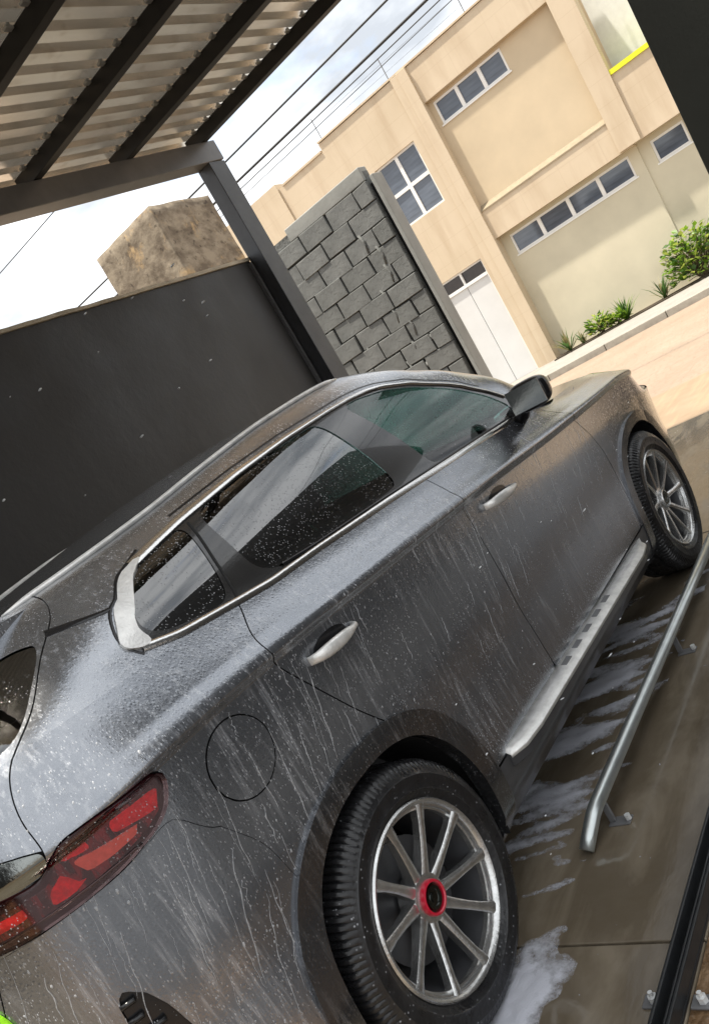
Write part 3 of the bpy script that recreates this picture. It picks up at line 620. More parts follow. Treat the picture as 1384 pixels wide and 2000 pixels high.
# greenhouse keys: (height fraction, half width, rear x, front x)
GK = [(0, .868, -.89, 2.42), (.30, .838, -.80, 2.16), (.58, .792, -.70, 1.93), (.80, .738, -.60, 1.70), (.93, .690, -.53, 1.52), (1., .645, -.48, 1.40)]
GU0, GU1 = -1.55, 3.0
def green_keys(u):
    u = np.asarray(u, float); out = []
    w = pchip(*WX, np.clip(u, -.9, 2.4))
    for f, t, xr, xf in GK:
        ua = xr + .47; ub = xf - .36
        # blend u so that corners begin at ua/ub of this height
        x, fac = corner(u, GU0, GU1, xr, xf, 2.7 + .3*f, 3.0, ua, ub)
        xx = np.clip(x, -.9, 2.4)
        zb = pchip(*ZB, np.where(u < .5, np.clip(u, -.95, 3.5), xx)); ze = pchip(*ZE, np.clip(xx, -.9, 1.6))
        taper = 1 - .05 * f ** .5 * np.clip((.4 - xx) / 1.2, 0, 1) ** 2
        out.append((x, t * w * fac * taper, zb + f * (ze - zb)))
    return out
def G_surf(u, v):
    u = np.asarray(u, float).ravel(); v = np.asarray(v, float).ravel()
    x, t, z = interp_keys(green_keys(u), v)
    return np.c_[x, -t, z]
def roof_surf(u, s):
    """u along the roof edge path, s in [-1,1] across"""
    u = np.asarray(u, float).ravel(); s = np.asarray(s, float).ravel()
    x, t, z = green_keys(u)[-1]
    c = (.002 + .03 * np.clip((x + .1) / 1.1, 0, 1)) * np.clip(t / .60, 0, 1)
    return np.c_[x, -t * s, z + c * (1 - s * s) ** 1.8]
def hood_surf(u, s):
    u = np.asarray(u, float).ravel(); s = np.asarray(s, float).ravel()
    x, t, z = lower_keys(u)[-1]
    c = .05 * np.clip(t / .6, 0, 1)
    return np.c_[x, -t * s, z + c * (1 - np.abs(s) ** 2.4)]
# ---------------------------------------------------------------- car builder
def clip(UV, faces, f):
    """keep the part of a parametric mesh where f <= 0"""
    ins = f <= 0; out = []; new = [tuple(a) for a in UV]; cut = {}
    il = ins.tolist(); fl_ = f.tolist()
    for fc in faces:
        k = [il[i] for i in fc]
        if all(k): out.append(fc); continue
        if not any(k): continue
        poly = []
        for a, i in enumerate(fc):
            j = fc[(a+1) % len(fc)]
            if il[i]: poly.append(i)
            if il[i] != il[j]:
                key = (i, j) if i < j else (j, i)
                if key not in cut:
                    t = fl_[i]/(fl_[i] - fl_[j]); cut[key] = len(new); new.append((new[i][0] + t*(new[j][0]-new[i][0]), new[i][1] + t*(new[j][1]-new[i][1])))
                poly.append(cut[key])
        if len(poly) >= 3: out.append(tuple(poly))
    used = sorted({i for fc in out for i in fc}); mp_ = {a: b for b, a in enumerate(used)}
    return np.array([new[i] for i in used]).reshape(-1, 2), [tuple(mp_[i] for i in fc) for fc in out]
def sdf(P, poly):
    P = np.asarray(P, float); d = np.full(len(P), 1e9); inside = np.zeros(len(P), bool); n_ = len(poly)
    for i in range(n_):
        a = np.array(poly[i], float); b = np.array(poly[(i+1) % n_], float); e = b - a; w_ = P - a
        t = np.clip((w_ @ e)/max(e @ e, 1e-12), 0, 1); d = np.minimum(d, ((w_ - t[:, None]*e)**2).sum(1))
        c = (a[1] > P[:, 1]) != (b[1] > P[:, 1]); xx = (b[0]-a[0])*(P[:, 1]-a[1])/(b[1]-a[1] if abs(b[1]-a[1]) > 1e-12 else 1e-12) + a[0]
        inside ^= c & (P[:, 0] < xx)
    return np.where(inside, -1, 1)*np.sqrt(d)
class Patch:
    def __init__(s, surf, UV, faces): s.surf, s.UV, s.faces = surf, UV, faces
    def P(s): return s.surf(s.UV[:, 0], s.UV[:, 1])
    def uz(s): return np.c_[s.UV[:, 0], s.P()[:, 2]]
    def cut(s, f): return Patch(s.surf, *clip(s.UV, s.faces, f))
    def inside(s, poly, g=0.): return s.cut(sdf(s.uz(), poly) + g) if len(s.faces) else s
    def outside(s, poly, g=0.): return s.cut(g - sdf(s.uz(), poly)) if len(s.faces) else s
    def norms(s, seam=False):
        u, v = s.UV[:, 0], s.UV[:, 1]; h = 2e-3; n0 = s.surf(u + h, v) - s.surf(u - h, v); n1 = s.surf(u, np.minimum(v + h, VMAX[s.surf.__name__])) - s.surf(u, np.maximum(v - h, VMIN[s.surf.__name__]))
        n_ = np.cross(n0, n1); l = np.linalg.norm(n_, axis=1, keepdims=True); n_ = n_/np.maximum(l, 1e-12)
        nm = s.surf.__name__
        if nm in ('roof_surf', 'hood_surf'): return -n_
        if seam: return n_
        w_ = np.clip((v - 8.3)/.7, 0, 1) if nm == 'L_surf' else np.clip((.7 - v)/.7, 0, 1); w_ = w_*w_*(3 - 2*w_)
        k = np.where(w_ > 0)[0]
        if len(k):
            uu = u[k]; a = Patch(L_surf, np.c_[uu, np.full(len(k), 9.)], []).norms(True); b = Patch(G_surf, np.c_[uu, np.zeros(len(k))], []).norms(True); m = a + b; m /= np.maximum(np.linalg.norm(m, axis=1, keepdims=True), 1e-9)
            q_ = n_[k]*(1 - w_[k])[:, None] + m*w_[k][:, None]; n_[k] = q_/np.maximum(np.linalg.norm(q_, axis=1, keepdims=True), 1e-9)
        return n_
VMAX = {'L_surf': 9., 'G_surf': 5., 'roof_surf': 1., 'hood_surf': 1.}; VMIN = {'L_surf': 0., 'G_surf': 0., 'roof_surf': -1., 'hood_surf': -1.}
def gridpatch(surf, us, vs):
    U, V = np.meshgrid(us, vs, indexing='ij'); nu, nv = U.shape; I = np.arange(nu*nv).reshape(nu, nv)
    fs = np.stack([I[:-1, :-1], I[1:, :-1], I[1:, 1:], I[:-1, 1:]], -1).reshape(-1, 4)
    return Patch(surf, np.c_[U.ravel(), V.ravel()], [tuple(f) for f in fs.tolist()])
def emit(name, mat, patches, parent, off=0., side='R', wall=0., smooth=True):
    """patches -> one mesh; side R (y<0), L (mirrored) or B (both halves in one mesh)"""
    V, Nn, Fs = [], [], []
    for p in (patches if isinstance(patches, list) else [patches]):
        if not len(p.faces): continue
        P0 = p.P(); N0 = p.norms(); Pt = P0 + N0*off
        for sd_ in (('R', 'L') if side == 'B' else (side,)):
            m = np.array([1, -1 if sd_ == 'L' else 1, 1.]); k = len(V); V += (Pt*m).tolist(); Nn += (N0*m).tolist()
            Fs += [tuple(i + k for i in (f if sd_ == 'R' else f[::-1])) for f in p.faces]
            if wall:
                cnt = {}
                for f in p.faces:
                    for a in range(len(f)):
                        e = (f[a], f[(a+1) % len(f)]); cnt[e] = cnt.get(e, 0) + 1
                be = [e for e in cnt if (e[1], e[0]) not in cnt]
                Pw = P0 + N0*(off - wall); b0 = {}
                for e in be:
                    for i in e:
                        if i not in b0:
                            b0[i] = (len(V), len(V) + 1); V.append((Pt[i]*m).tolist()); V.append((Pw[i]*m).tolist()); Nn += [(0, 0, 0), (0, 0, 0)]
                    q_ = (b0[e[0]][0], b0[e[0]][1], b0[e[1]][1], b0[e[1]][0]); Fs.append(q_ if sd_ == 'R' else q_[::-1])
    if not Fs: return None
    me = bpy.data.meshes.new(name); me.from_pydata(V, [], Fs); me.update()
    me.polygons.foreach_set('use_smooth', [True]*len(me.polygons))
    Na = np.array(Nn)
    z = np.linalg.norm(Na, axis=1) < .5
    if z.any():                                                   # walls: use their own averaged face normals
        acc = np.zeros_like(Na)
        for pl in me.polygons:
            nn = np.array(pl.normal)
            for i in pl.vertices:
                if z[i]: acc[i] += nn
        l = np.linalg.norm(acc, axis=1, keepdims=True); Na = np.where(z[:, None], acc/np.maximum(l, 1e-9), Na)
    # orientation check against face normals
    if not wall or True:
        s_ = 0.
        for pl in list(me.polygons)[:400]: s_ += float(np.array(pl.normal) @ Na[pl.vertices[0]])
        if s_ < 0: me.flip_normals()
    me.normals_split_custom_set_from_vertices([tuple(a) for a in Na])
    return put(name, me, mat, parent)
def vbis(keys, z, nmax):
    lo = np.zeros_like(z); hi = np.full_like(z, nmax)
    for _ in range(22):
        mid = (lo + hi)/2; zz = interp_keys(keys, mid)[2]; k = zz < z; lo = np.where(k, mid, lo); hi = np.where(k, hi, mid)
    return (lo + hi)/2
def on_side(u, z):
    """point and outward normal on the body side for unrolled (u, z)"""
    u = np.asarray(u, float); z = np.asarray(z, float); kl = lower_keys(u); kg = green_keys(u); top = (z > kg[0][2])[:, None]
    vl = vbis(kl, z, 9.); vg = vbis(kg, z, 5.)
    x, t, h = interp_keys(kl, vl); a = np.c_[x, -t, h]; x, t, h = interp_keys(kg, vg); b = np.c_[x, -t, h]
    return np.where(top, b, a), np.where(top, Patch(G_surf, np.c_[u, vg], []).norms(), Patch(L_surf, np.c_[u, vl], []).norms())
def resample(pts, step=.02, closed=False):
    P = [np.array(p, float) for p in pts]; P = P + [P[0]] if closed else P; o = [P[0]]
    for a, b in zip(P[:-1], P[1:]):
        k = max(1, int(np.linalg.norm(b - a)/step)); o += [a + (b - a)*t/k for t in range(1, k+1)]
    return np.array(o[:-1] if closed else o)
def smooth_path(pts, it=2, closed=False):
    P = np.array(pts, float)
    for _ in range(it):
        Q = P.copy()
        if closed: Q = (np.roll(P, 1, 0) + 2*P + np.roll(P, -1, 0))/4
        else: Q[1:-1] = (P[:-2] + 2*P[1:-1] + P[2:])/4
        P = Q
    return P
RC = {}
def ribbon(name, mat, pts, width, height, parent, side='R', closed=False, base=-.004, sm=2):
    if (name, 'R') in RC and side == 'L':
        R, n_ = RC[(name, 'R')]; return ribbon_mesh(name, mat, R*np.array([1, -1, 1]), n_, closed, parent)
    P = smooth_path(resample(pts, .015, closed), sm, closed); n_ = len(P)
    T = (np.roll(P, -1, 0) - np.roll(P, 1, 0)) if closed else np.gradient(P, axis=0)
    T /= np.maximum(np.linalg.norm(T, axis=1, keepdims=True), 1e-9); Nn = np.c_[-T[:, 1], T[:, 0]]
    W = np.interp(np.linspace(0, 1, n_), np.linspace(0, 1, len(width)), width) if hasattr(width, '__len__') else np.full(n_, width)
    sgn = None; rows = []
    for k, h in ((-.5, base), (-.5, height*.55), (-.25, height), (.25, height), (.5, height*.55), (.5, base)):
        Q = P + Nn*(W*k)[:, None]; X, NN = on_side(Q[:, 0], Q[:, 1])
        NN = NN*np.where((NN[:, 1] > 0)[:, None], -1, 1); rows.append(X + NN*h)
    R = np.stack(rows, 1); RC[(name, 'R')] = (R, n_); return ribbon_mesh(name, mat, R, n_, closed, parent)
def ribbon_mesh(name, mat, R, n_, closed, parent):
    mm = MB(); m_ = 6; fs = []
    for i in range(n_ if closed else n_-1):
        j = (i+1) % n_
        for k in range(m_-1): fs.append((i*m_+k, j*m_+k, j*m_+k+1, i*m_+k+1))
    mm.add(R.reshape(-1, 3), fs); return build(mm, name, mat, parent, auto=50)
CAR = thing('parked_car', 'wet dark grey metallic SUV being washed under the canopy', 'car', (1.37, 0, 0))
GAP = .0018
def chaikin(P, it=2):
    """round the corners of an outline"""
    return [tuple(p) for p in smooth_path(resample(P, .016, True), it*3, True)]
LGp = gridpatch(L_surf, np.unique(np.r_[np.linspace(U0, UA, 80), np.linspace(UA, UB, 230), np.linspace(UB, U1, 70)]), np.unique(np.r_[np.linspace(0, 6, 50), np.linspace(6, 7.6, 22), np.linspace(7.6, 9, 16)]))
GGp = gridpatch(G_surf, np.unique(np.r_[np.linspace(GU0, 0, 110), np.linspace(0, 1.5, 110), np.linspace(1.5, GU1, 80)]), np.linspace(0, 5, 44))
def arch(p, cx, a, b, n_=2.35, cz=.355):
    P = p.P(); return (np.abs((P[:, 0]-cx)/a)**n_ + np.abs((P[:, 2]-cz)/b)**n_)**(1/n_) - 1
def cut_arch(p, a=.398, b=.402):
    for cx in (0, 2.74):
        f = -arch(p, cx, a, b)*.4; f = np.where(p.P()[:, 1] > -.6, -1, f); p = p.cut(f)
    return p
SH = cut_arch(LGp)
RD = [(.13, 1.6), (.11, 1.482), (.05, 1.377), (.005, 1.269), (-.015, 1.245), (-.063, 1.196), (-.078, 1.141), (-.048, 1.08), (.028, .966), (.089, .877), (.16, .79), (.30, .70), (.42, .60), (.455, .50), (.46, .405), (1.035, .405), (1.03, .6), (1.0, .9), (.975, 1.15), (.93, 1.35), (.89, 1.6)]
FD = [(.89, 1.6), (.93, 1.35), (.975, 1.15), (1.0, .9), (1.03, .6), (1.035, .405), (2.27, .405), (2.285, .5), (2.288, .682), (2.258, .789), (2.182, .904), (2.08, 1.02), (1.93, 1.14), (1.80, 1.30), (1.5, 1.6)]
RB = [(-1.7, .80), (-1.08, .80), (-1.0, .995), (-.9, .9915), (-.8, .996), (-.62, 1.002), (-.53, 1.014), (-.473, 1.031), (-.442, .963), (-.40, .9), (-.351, .832), (-.335, .75), (-.30, .6), (-.3, .1), (-1.7, .1)]
LP = [(-.746, 1.124), (-.625, 1.125), (-.534, 1.119), (-.448, 1.117), (-.436, 1.105), (-.442, 1.085), (-.473, 1.034), (-.534, 1.018), (-.625, 1.006), (-.731, 1.0), (-.822, .998), (-.9, .996), (-.973, 1.0), (-1.7, 1.01), (-1.7, 1.095), (-.913, 1.088), (-.837, 1.082), (-.776, 1.083), (-.762, 1.10)]
CB = [(-1.7, 1.15), (-.867, 1.150), (-.807, 1.138), (-.768, 1.128), (-.768, 1.105), (-.782, 1.088), (-.837, 1.087), (-.913, 1.093), (-1.7, 1.10)]
TG = [(-1.7, 1.40), (-.66, 1.40), (-.642, 1.31), (-.70, 1.285), (-.735, 1.25), (-.755, 1.20), (-.762, 1.155), (-.762, 1.128), (-.78, 1.08), (-1.0, 1.0), (-1.08, .80), (-1.7, .80)]
SK = [(.40, .1), (.40, .4045), (2.42, .4045), (2.42, .1)]
FB = [(3.12, .1), (3.12, .62), (3.16, .80), (3.3, .80), (4.4, .80), (4.4, .1)]
HL = [(3.06, .90), (3.2, .945), (3.6, .94), (3.86, .92), (3.9, .87), (3.6, .82), (3.3, .81), (3.14, .84)]
GR = [(3.86, .36), (3.80, .62), (3.86, .795), (4.4, .795), (4.4, .36)]
FUEL = [(-.282 + .099*math.cos(t), 1.004 + .089*math.sin(t)) for t in np.linspace(0, 2*math.pi, 48, endpoint=False)]
RB = chaikin(RB); LP = chaikin(LP, 1); TG = chaikin(TG, 1); RD = chaikin(RD, 1); FD = chaikin(FD, 1)
back = SH
emit('inner_shell', 'shell_black', [back], CAR, -.014, 'B')
Q = SH
for poly in (RD, FD, RB, LP, CB, TG, SK, FB, HL, FUEL): Q = Q.outside(poly, GAP if poly is not RB else .0006)
ins_u = lambda p, a, b: p.cut(np.maximum(a - p.UV[:, 0], p.UV[:, 0] - b))
for sd_ in ('R', 'L'):
    emit('rear_quarter_panel', 'car_paint', ins_u(Q, -9, 1.0), CAR, 0, sd_)
    emit('front_fender', 'car_paint', ins_u(Q, 1.5, 3.055), CAR, 0, sd_)
    emit('nose_panel', 'car_paint', ins_u(Q, 3.055, 9), CAR, 0, sd_)
    rd = emit('rear_door', 'car_paint', SH.inside(RD, GAP), CAR, 0, sd_)
    fd = emit('front_door', 'car_paint', SH.inside(FD, GAP), CAR, 0, sd_)
    sk = emit('side_skirt', 'cladding', SH.inside(SK, .001), CAR, .004, sd_)
    if sd_ == 'R': emit('fuel_lid', 'car_paint', SH.inside(FUEL, GAP), CAR, .001, sd_)
    else: emit('rear_quarter_infill', 'car_paint', SH.inside(FUEL, -.004), CAR, -.0005, sd_)
    # handles
    for door, x0, x1, z0, z1 in ((rd, .035, .235, 1.052, 1.047), (fd, 1.11, 1.345, 1.008, .993)):
        t = np.linspace(0, 1, 15); us = x0 + (x1-x0)*t; zs = z0 + (z1-z0)*t; P, N_ = on_side(us, zs); N_ = N_*np.where((N_[:, 1] > 0)[:, None], -1, 1); m_ = np.array([1, -1 if sd_ == 'L' else 1, 1])
        h = .040*np.sin(np.pi*t)**.35; path = (P + N_*h[:, None])*m_; vs, fs = [], []
        for i, p in enumerate(path):
            hh = .008 + .011*math.sin(math.pi*min(1, t[i]*1.2 + .05))**.6*(1 - .35*t[i])
            nn = N_[i]*m_
            for k in range(10):
                a = 2*math.pi*k/10; vs.append(tuple(p + nn*math.cos(a)*.009 + np.array([0, 0, 1])*math.sin(a)*hh))
        for i in range(14):
            for k in range(10): fs.append((i*10+k, i*10+(k+1) % 10, i*10+10+(k+1) % 10, i*10+10+k))
        fs += [tuple(range(10)), tuple(140 + k for k in range(10))]
        mm = MB(); mm.add(vs, fs); build(mm, 'door_handle', 'satin_silver', door, auto=60)
        cup = [((x0+x1)/2 + .075*math.cos(a), (z0+z1)/2 + .004 + .028*math.sin(a)) for a in np.linspace(0, 6.28, 30, endpoint=False)]
        emit('handle_cup', 'black_trim', LGp.inside(cup), door, .0012, sd_)
    # running board
    m = MB(); sx = -1 if sd_ == 'R' else 1
    prof = [(.86, .395), (.90, .418), (.945, .406), (.957, .396), (.953, .360), (.90, .335), (.86, .34)]; zo = lambda x: -.030*(x - .6)/1.5
    xs_ = [.545, .60, .70, 1.4, 2.0, 2.12, 2.20]; ins_ = [(.045, .02), (.012, .004), (0, 0), (0, 0), (0, 0), (.02, .006), (.07, .03)]
    for (dy, dz) in [(0, 0)]: pass
    vs, fs = [], []
    for x, (dy, dz) in zip(xs_, ins_):
        for y, z in prof: vs.append((x, sx*(y - dy*(1 if y > .88 else 0)), z + zo(x)))
    k = len(prof)
    for i in range(len(xs_)-1):
        for j in range(k): fs.append((i*k+j, i*k+(j+1) % k, (i+1)*k+(j+1) % k, (i+1)*k+j))
    fs += [tuple(range(k)), tuple((len(xs_)-1)*k + j for j in range(k))]
    m.add(vs, fs); rbd = build(m, 'running_board', 'cladding', CAR, (1.3, sx*.9, .3), auto=30)
    m = MB(); vs, fs = [], []
    for x, (dy, dz) in zip(xs_, ins_):
        for y, z in [(.893, .4225), (.946 - dy, .4095), (.9595 - dy, .398), (.9595 - dy, .388)]: vs.append((x, sx*y, z + zo(x)))
    for i in range(len(xs_)-1):
        for j in range(3): fs.append((i*4+j, i*4+j+1, i*4+5+j, i*4+4+j))
    m.add(vs, fs); o = build(m, 'step_plate', 'satin_silver', rbd, (1.3, sx*.9, .3), auto=30)
    s_ = o.modifiers.new('solid', 'SOLIDIFY'); s_.thickness = .002; s_.offset = 0
    for k in range(5):
        x = 1.05 + k*.12; m = MB(); za = zo(x); m.hexa([(x, sx*.915, .4165+za), (x+.06, sx*.915, .4165+za), (x+.06, sx*.935, .4115+za), (x, sx*.935, .4115+za), (x, sx*.915, .4190+za), (x+.06, sx*.915, .4190+za), (x+.06, sx*.935, .4140+za), (x, sx*.935, .4140+za)]); build(m, 'grip_pad', 'steel_grey', rbd, (x, sx*.925, .41))
    # arch cladding
    for cx in (0, 2.74):
        f0 = LGp.cut(np.where((LGp.P()[:, 1] > -.6) | (np.abs(LGp.UV[:, 0] - cx) > .75), 1., -1.))
        a0 = f0.cut(-arch(f0, cx, .392, .396)*.4)
        w_ = .452 if cx == 0 else .443
        a0 = a0.cut(arch(a0, cx, w_ + .02, w_ + .004)*.45); emit('arch_cladding', 'arch_grey', a0, CAR, .010, sd_, wall=.05)
# shared panels
TGp = SH.inside(TG, GAP).outside(LP, GAP).outside(CB, GAP)
rbp = SH.inside(RB, .0006)
INS = [(-.835, .80), (-.822, .822), (-.791, .812), (-.731, .782), (-.70, .728), (-.68, .66), (-.66, .50), (-.66, .42), (-1.7, .42), (-1.7, .60), (-1.0, .60), (-.86, .66)]
INS = [(-.80, .62), (-.80, .80), (-.775, .815), (-.731, .785), (-.70, .735), (-.675, .66), (-.655, .52), (-.655, .34), (-1.7, .34), (-1.7, .56), (-.9, .58)]
rb = emit('rear_bumper', 'car_paint', [rbp.outside(INS, .002)], CAR, 0, 'B')
emit('bumper_insert', 'black_trim', [rbp.inside(INS)], rb, -.006, 'B')
for k in range(11):
    z = .79 - k*.035; us = np.array([-.80, -.76, -.72, -.69, -.665]); us = us[us < -.655 - max(0, (z-.62))*.55 + .0]
    if len(us) < 2: continue
    for sd_ in ('R', 'L'):
        P, N_ = on_side(us, np.full(len(us), z)); N_ = N_*np.where((N_[:, 1] > 0)[:, None], -1, 1); P = (P + N_*.0)*np.array([1, 1 if sd_ == 'R' else -1, 1]); build(MB().tube([tuple(p) for p in P], .006, 6), 'insert_rib', 'black_trim', rb, smooth=True)
emit('front_bumper', 'car_paint', [SH.inside(FB, GAP).outside(GR, .001)], CAR, 0, 'B')
emit('grille', 'black_trim', [SH.inside(GR)], CAR, -.01, 'B')
for sd_ in ('R', 'L'): emit('headlight', 'lamp_clear', SH.inside(HL, .001), CAR, 0, sd_)
tg = emit('tailgate', 'car_paint', [TGp], CAR, 0, 'B')
emit('chrome_bar', 'dark_chrome', [SH.inside(CB, .001)], tg, .006, 'B')
for sd_ in ('R', 'L'):
    lamp = emit('tail_lamp', 'lamp_smoke', SH.inside(LP, .0015), CAR, .004, sd_, wall=.012)
    RED = [(-.735, 1.106), (-.625, 1.107), (-.534, 1.101), (-.465, 1.098), (-.49, 1.052), (-.534, 1.038), (-.625, 1.028), (-.731, 1.022), (-.822, 1.02), (-1.3, 1.03), (-1.3, 1.075), (-.85, 1.066), (-.79, 1.066), (-.755, 1.085)]
    red = SH.inside(RED); emit('red_lens', 'lamp_red', red, lamp, .0065, sd_, wall=.004)
    REFL = [(-.715, 1.083), (-.66, 1.072), (-.60, 1.066), (-.535, 1.058), (-.56, 1.045), (-.625, 1.042), (-.69, 1.046)]
    for EL in ([(-.60, 1.098), (-.47, 1.092), (-.492, 1.056), (-.53, 1.062), (-.60, 1.074)], [(-.735, 1.098), (-.66, 1.096), (-.66, 1.080), (-.73, 1.088)], [(-.745, 1.072), (-.72, 1.040), (-.66, 1.034), (-.76, 1.028), (-.80, 1.030), (-.79, 1.055)], [(-.86, 1.056), (-.86, 1.036), (-1.28, 1.042), (-1.28, 1.062)]):
        emit('light_element', 'lamp_bright', SH.inside(EL), lamp, .008, sd_, wall=.003)
    emit('lens_reflection', 'lamp_reflection_tint', SH.inside(REFL), lamp, .009, sd_, wall=.004)  # salmon patch painting a reflection inside the lamp
    emit('lamp_cover', 'lamp_cover', SH.inside(LP, .004), lamp, .0125, sd_, wall=.008)
    for zz in (1.0135,):
        P, N_ = on_side(np.linspace(-1.2, -.56, 30), np.linspace(1.014, 1.024, 30)); N_ = N_*np.where((N_[:, 1] > 0)[:, None], -1, 1); P = (P + N_*.006)*np.array([1, 1 if sd_ == 'R' else -1, 1])
        build(MB().tube([tuple(p) for p in P], .0035, 6), 'light_guide', 'lamp_smoke', lamp, smooth=True)
hp = gridpatch(hood_surf, np.linspace(1.86, U1 - .02, 90), np.linspace(-1, 1, 50)); emit('hood', 'car_paint_lit', [hp], CAR, 0, 'R')
# ---- greenhouse
DLO = [(-.326, 1.332), (-.281, 1.306), (-.191, 1.286), (0, 1.264), (.134, 1.251), (.336, 1.243), (.55, 1.231), (.745, 1.220), (1.03, 1.201), (1.363, 1.181), (1.70, 1.158), (1.835, 1.150), (1.80, 1.24), (1.706, 1.304), (1.54, 1.402), (1.344, 1.486), (1.20, 1.528), (1.11, 1.542), (.998, 1.548), (.863, 1.547), (.622, 1.542), (.366, 1.528), (.10, 1.503), (-.01, 1.488), (-.115, 1.473), (-.191, 1.443), (-.236, 1.410), (-.31, 1.352)]
QG = [(-.262, 1.337), (-.25, 1.36), (-.17, 1.436), (-.10, 1.464), (.09, 1.490), (-.012, 1.278), (-.2, 1.307)]
RGl = [(.15, 1.494), (.45, 1.522), (.78, 1.532), (.835, 1.243), (.56, 1.245), (.20, 1.262), (.118, 1.30), (.13, 1.43)]
FGl = [(.94, 1.533), (1.03, 1.532), (1.19, 1.512), (1.34, 1.468), (1.52, 1.39), (1.68, 1.295), (1.79, 1.20), (1.80, 1.180), (1.4, 1.198), (1.065, 1.219)]
TGG = [(-1.7, 1.60), (-.60, 1.60), (-.431, 1.523), (-.386, 1.509), (-.371, 1.492), (-.386, 1.468), (-.431, 1.442), (-.492, 1.408), (-.537, 1.368), (-.582, 1.337), (-.642, 1.31), (-.70, 1.285), (-.73, 1.25), (-1.7, 1.25)]
RGG = [(-1.7, 1.452), (-.582, 1.447), (-.475, 1.436), (-.505, 1.408), (-.56, 1.368), (-.605, 1.337), (-.66, 1.312), (-.76, 1.300), (-1.7, 1.30)]
DLO = chaikin(DLO, 1); QG = chaikin(QG); RGl = chaikin(RGl); FGl = chaikin(FGl); TGG = chaikin(TGG, 1); RGG = chaikin(RGG, 1)
def wfac(p):
    """1 on the flanks, falling to 0 at the front centre line"""
    P = p.P(); ref = G_surf(np.full(len(P), .8), p.UV[:, 1]); return np.abs(P[:, 1])/np.abs(ref[:, 1])
front = lambda p: p.UV[:, 0] > 1.45
def wsf(p): return np.where(front(p), np.maximum.reduce([wfac(p) - .90, (.25 - p.UV[:, 1])*.2, (p.UV[:, 1] - 4.85)*.2]), 1.)
G0 = GGp.outside(DLO, .0).outside(TGG, GAP)
G0 = G0.cut(-wsf(G0) + .002)
emit('roof_pillars', 'car_paint_lit', [G0], CAR, 0, 'B')
WS = GGp.cut(wsf(GGp) + .002); emit('windshield', 'glass_screen', [WS], CAR, -.003, 'B')
GT = GGp.inside(TGG, GAP); emit('tailgate_frame', 'car_paint_lit', [GT.outside(RGG, .001)], tg, 0, 'B')
emit('rear_window', 'glass_privacy', [GT.inside(RGG)], tg, -.003, 'B')
emit('inner_pillars', 'shell_black', [G0, GT.outside(RGG, .02)], CAR, -.012, 'B')
DI = GGp.inside(DLO)
for sd_ in ('R', 'L'):
    emit('pillar_trim', 'pillar_gloss', DI.outside(QG).outside(RGl).outside(FGl), CAR, -.002, sd_)
    emit('quarter_glass', 'glass_privacy', DI.inside(QG), CAR, -.004, sd_)
    emit('rear_door_glass', 'glass_privacy', DI.inside(RGl), CAR, -.005, sd_)
    emit('front_door_glass', 'glass_green', DI.inside(FGl), CAR, -.005, sd_)
    # bright window surround
    low = [(-.29, 1.312), (-.191, 1.288), (0, 1.266), (.134, 1.252), (.336, 1.244), (.55, 1.232), (.745, 1.221), (1.03, 1.202), (1.363, 1.181), (1.70, 1.158), (1.82, 1.152)]
    upp = [(1.79, 1.245), (1.706, 1.304), (1.54, 1.400), (1.344, 1.483), (1.20, 1.524), (1.11, 1.537), (.998, 1.543), (.863, 1.543), (.622, 1.538), (.366, 1.524), (.10, 1.499), (-.01, 1.484), (-.115, 1.468)]
    ribbon('belt_moulding', 'chrome', low, .017, .006, CAR, sd_)
    ribbon('window_moulding', 'chrome', upp, [.010, .010, .012, .016, .018], .006, CAR, sd_)
    CHR = chaikin([(-.335, 1.333), (-.31, 1.357), (-.24, 1.410), (-.197, 1.443), (-.12, 1.472), (-.06, 1.476), (-.13, 1.452), (-.165, 1.430), (-.262, 1.352), (-.272, 1.335), (-.24, 1.306), (-.285, 1.305)], 1)
    emit('pillar_garnish', 'satin_silver', GGp.inside(CHR), CAR, .007, sd_, wall=.012)
    ribbon('garnish_seal', 'black_trim', [(-.06, 1.491), (-.117, 1.478), (-.200, 1.448), (-.243, 1.414), (-.335, 1.352), (-.345, 1.330), (-.295, 1.300)], .006, .002, CAR, sd_, sm=14)
    ribbon('pillar_seam', 'black_trim', [(-.44, 1.4435), (-.39, 1.438), (-.326, 1.43), (-.245, 1.414)], [.013, .011, .009], .002, CAR, sd_)
    ribbon('door_seam', 'shell_black', [(.108, 1.482), (.05, 1.377), (.008, 1.269)], .006, .001, CAR, sd_)
    ribbon('window_seal', 'black_trim', [(.20, 1.2695), (.336, 1.2575), (.55, 1.2455), (.745, 1.2345), (1.03, 1.2155), (1.363, 1.1945), (1.70, 1.1715)], .008, .003, CAR, sd_)
    ribbon('drip_moulding', 'black_trim', [(1.70, 1.334), (1.54, 1.425), (1.344, 1.507), (1.20, 1.546), (1.11, 1.558), (.998, 1.563), (.622, 1.558), (.366, 1.544), (.10, 1.520)], .005, .001, CAR, sd_)
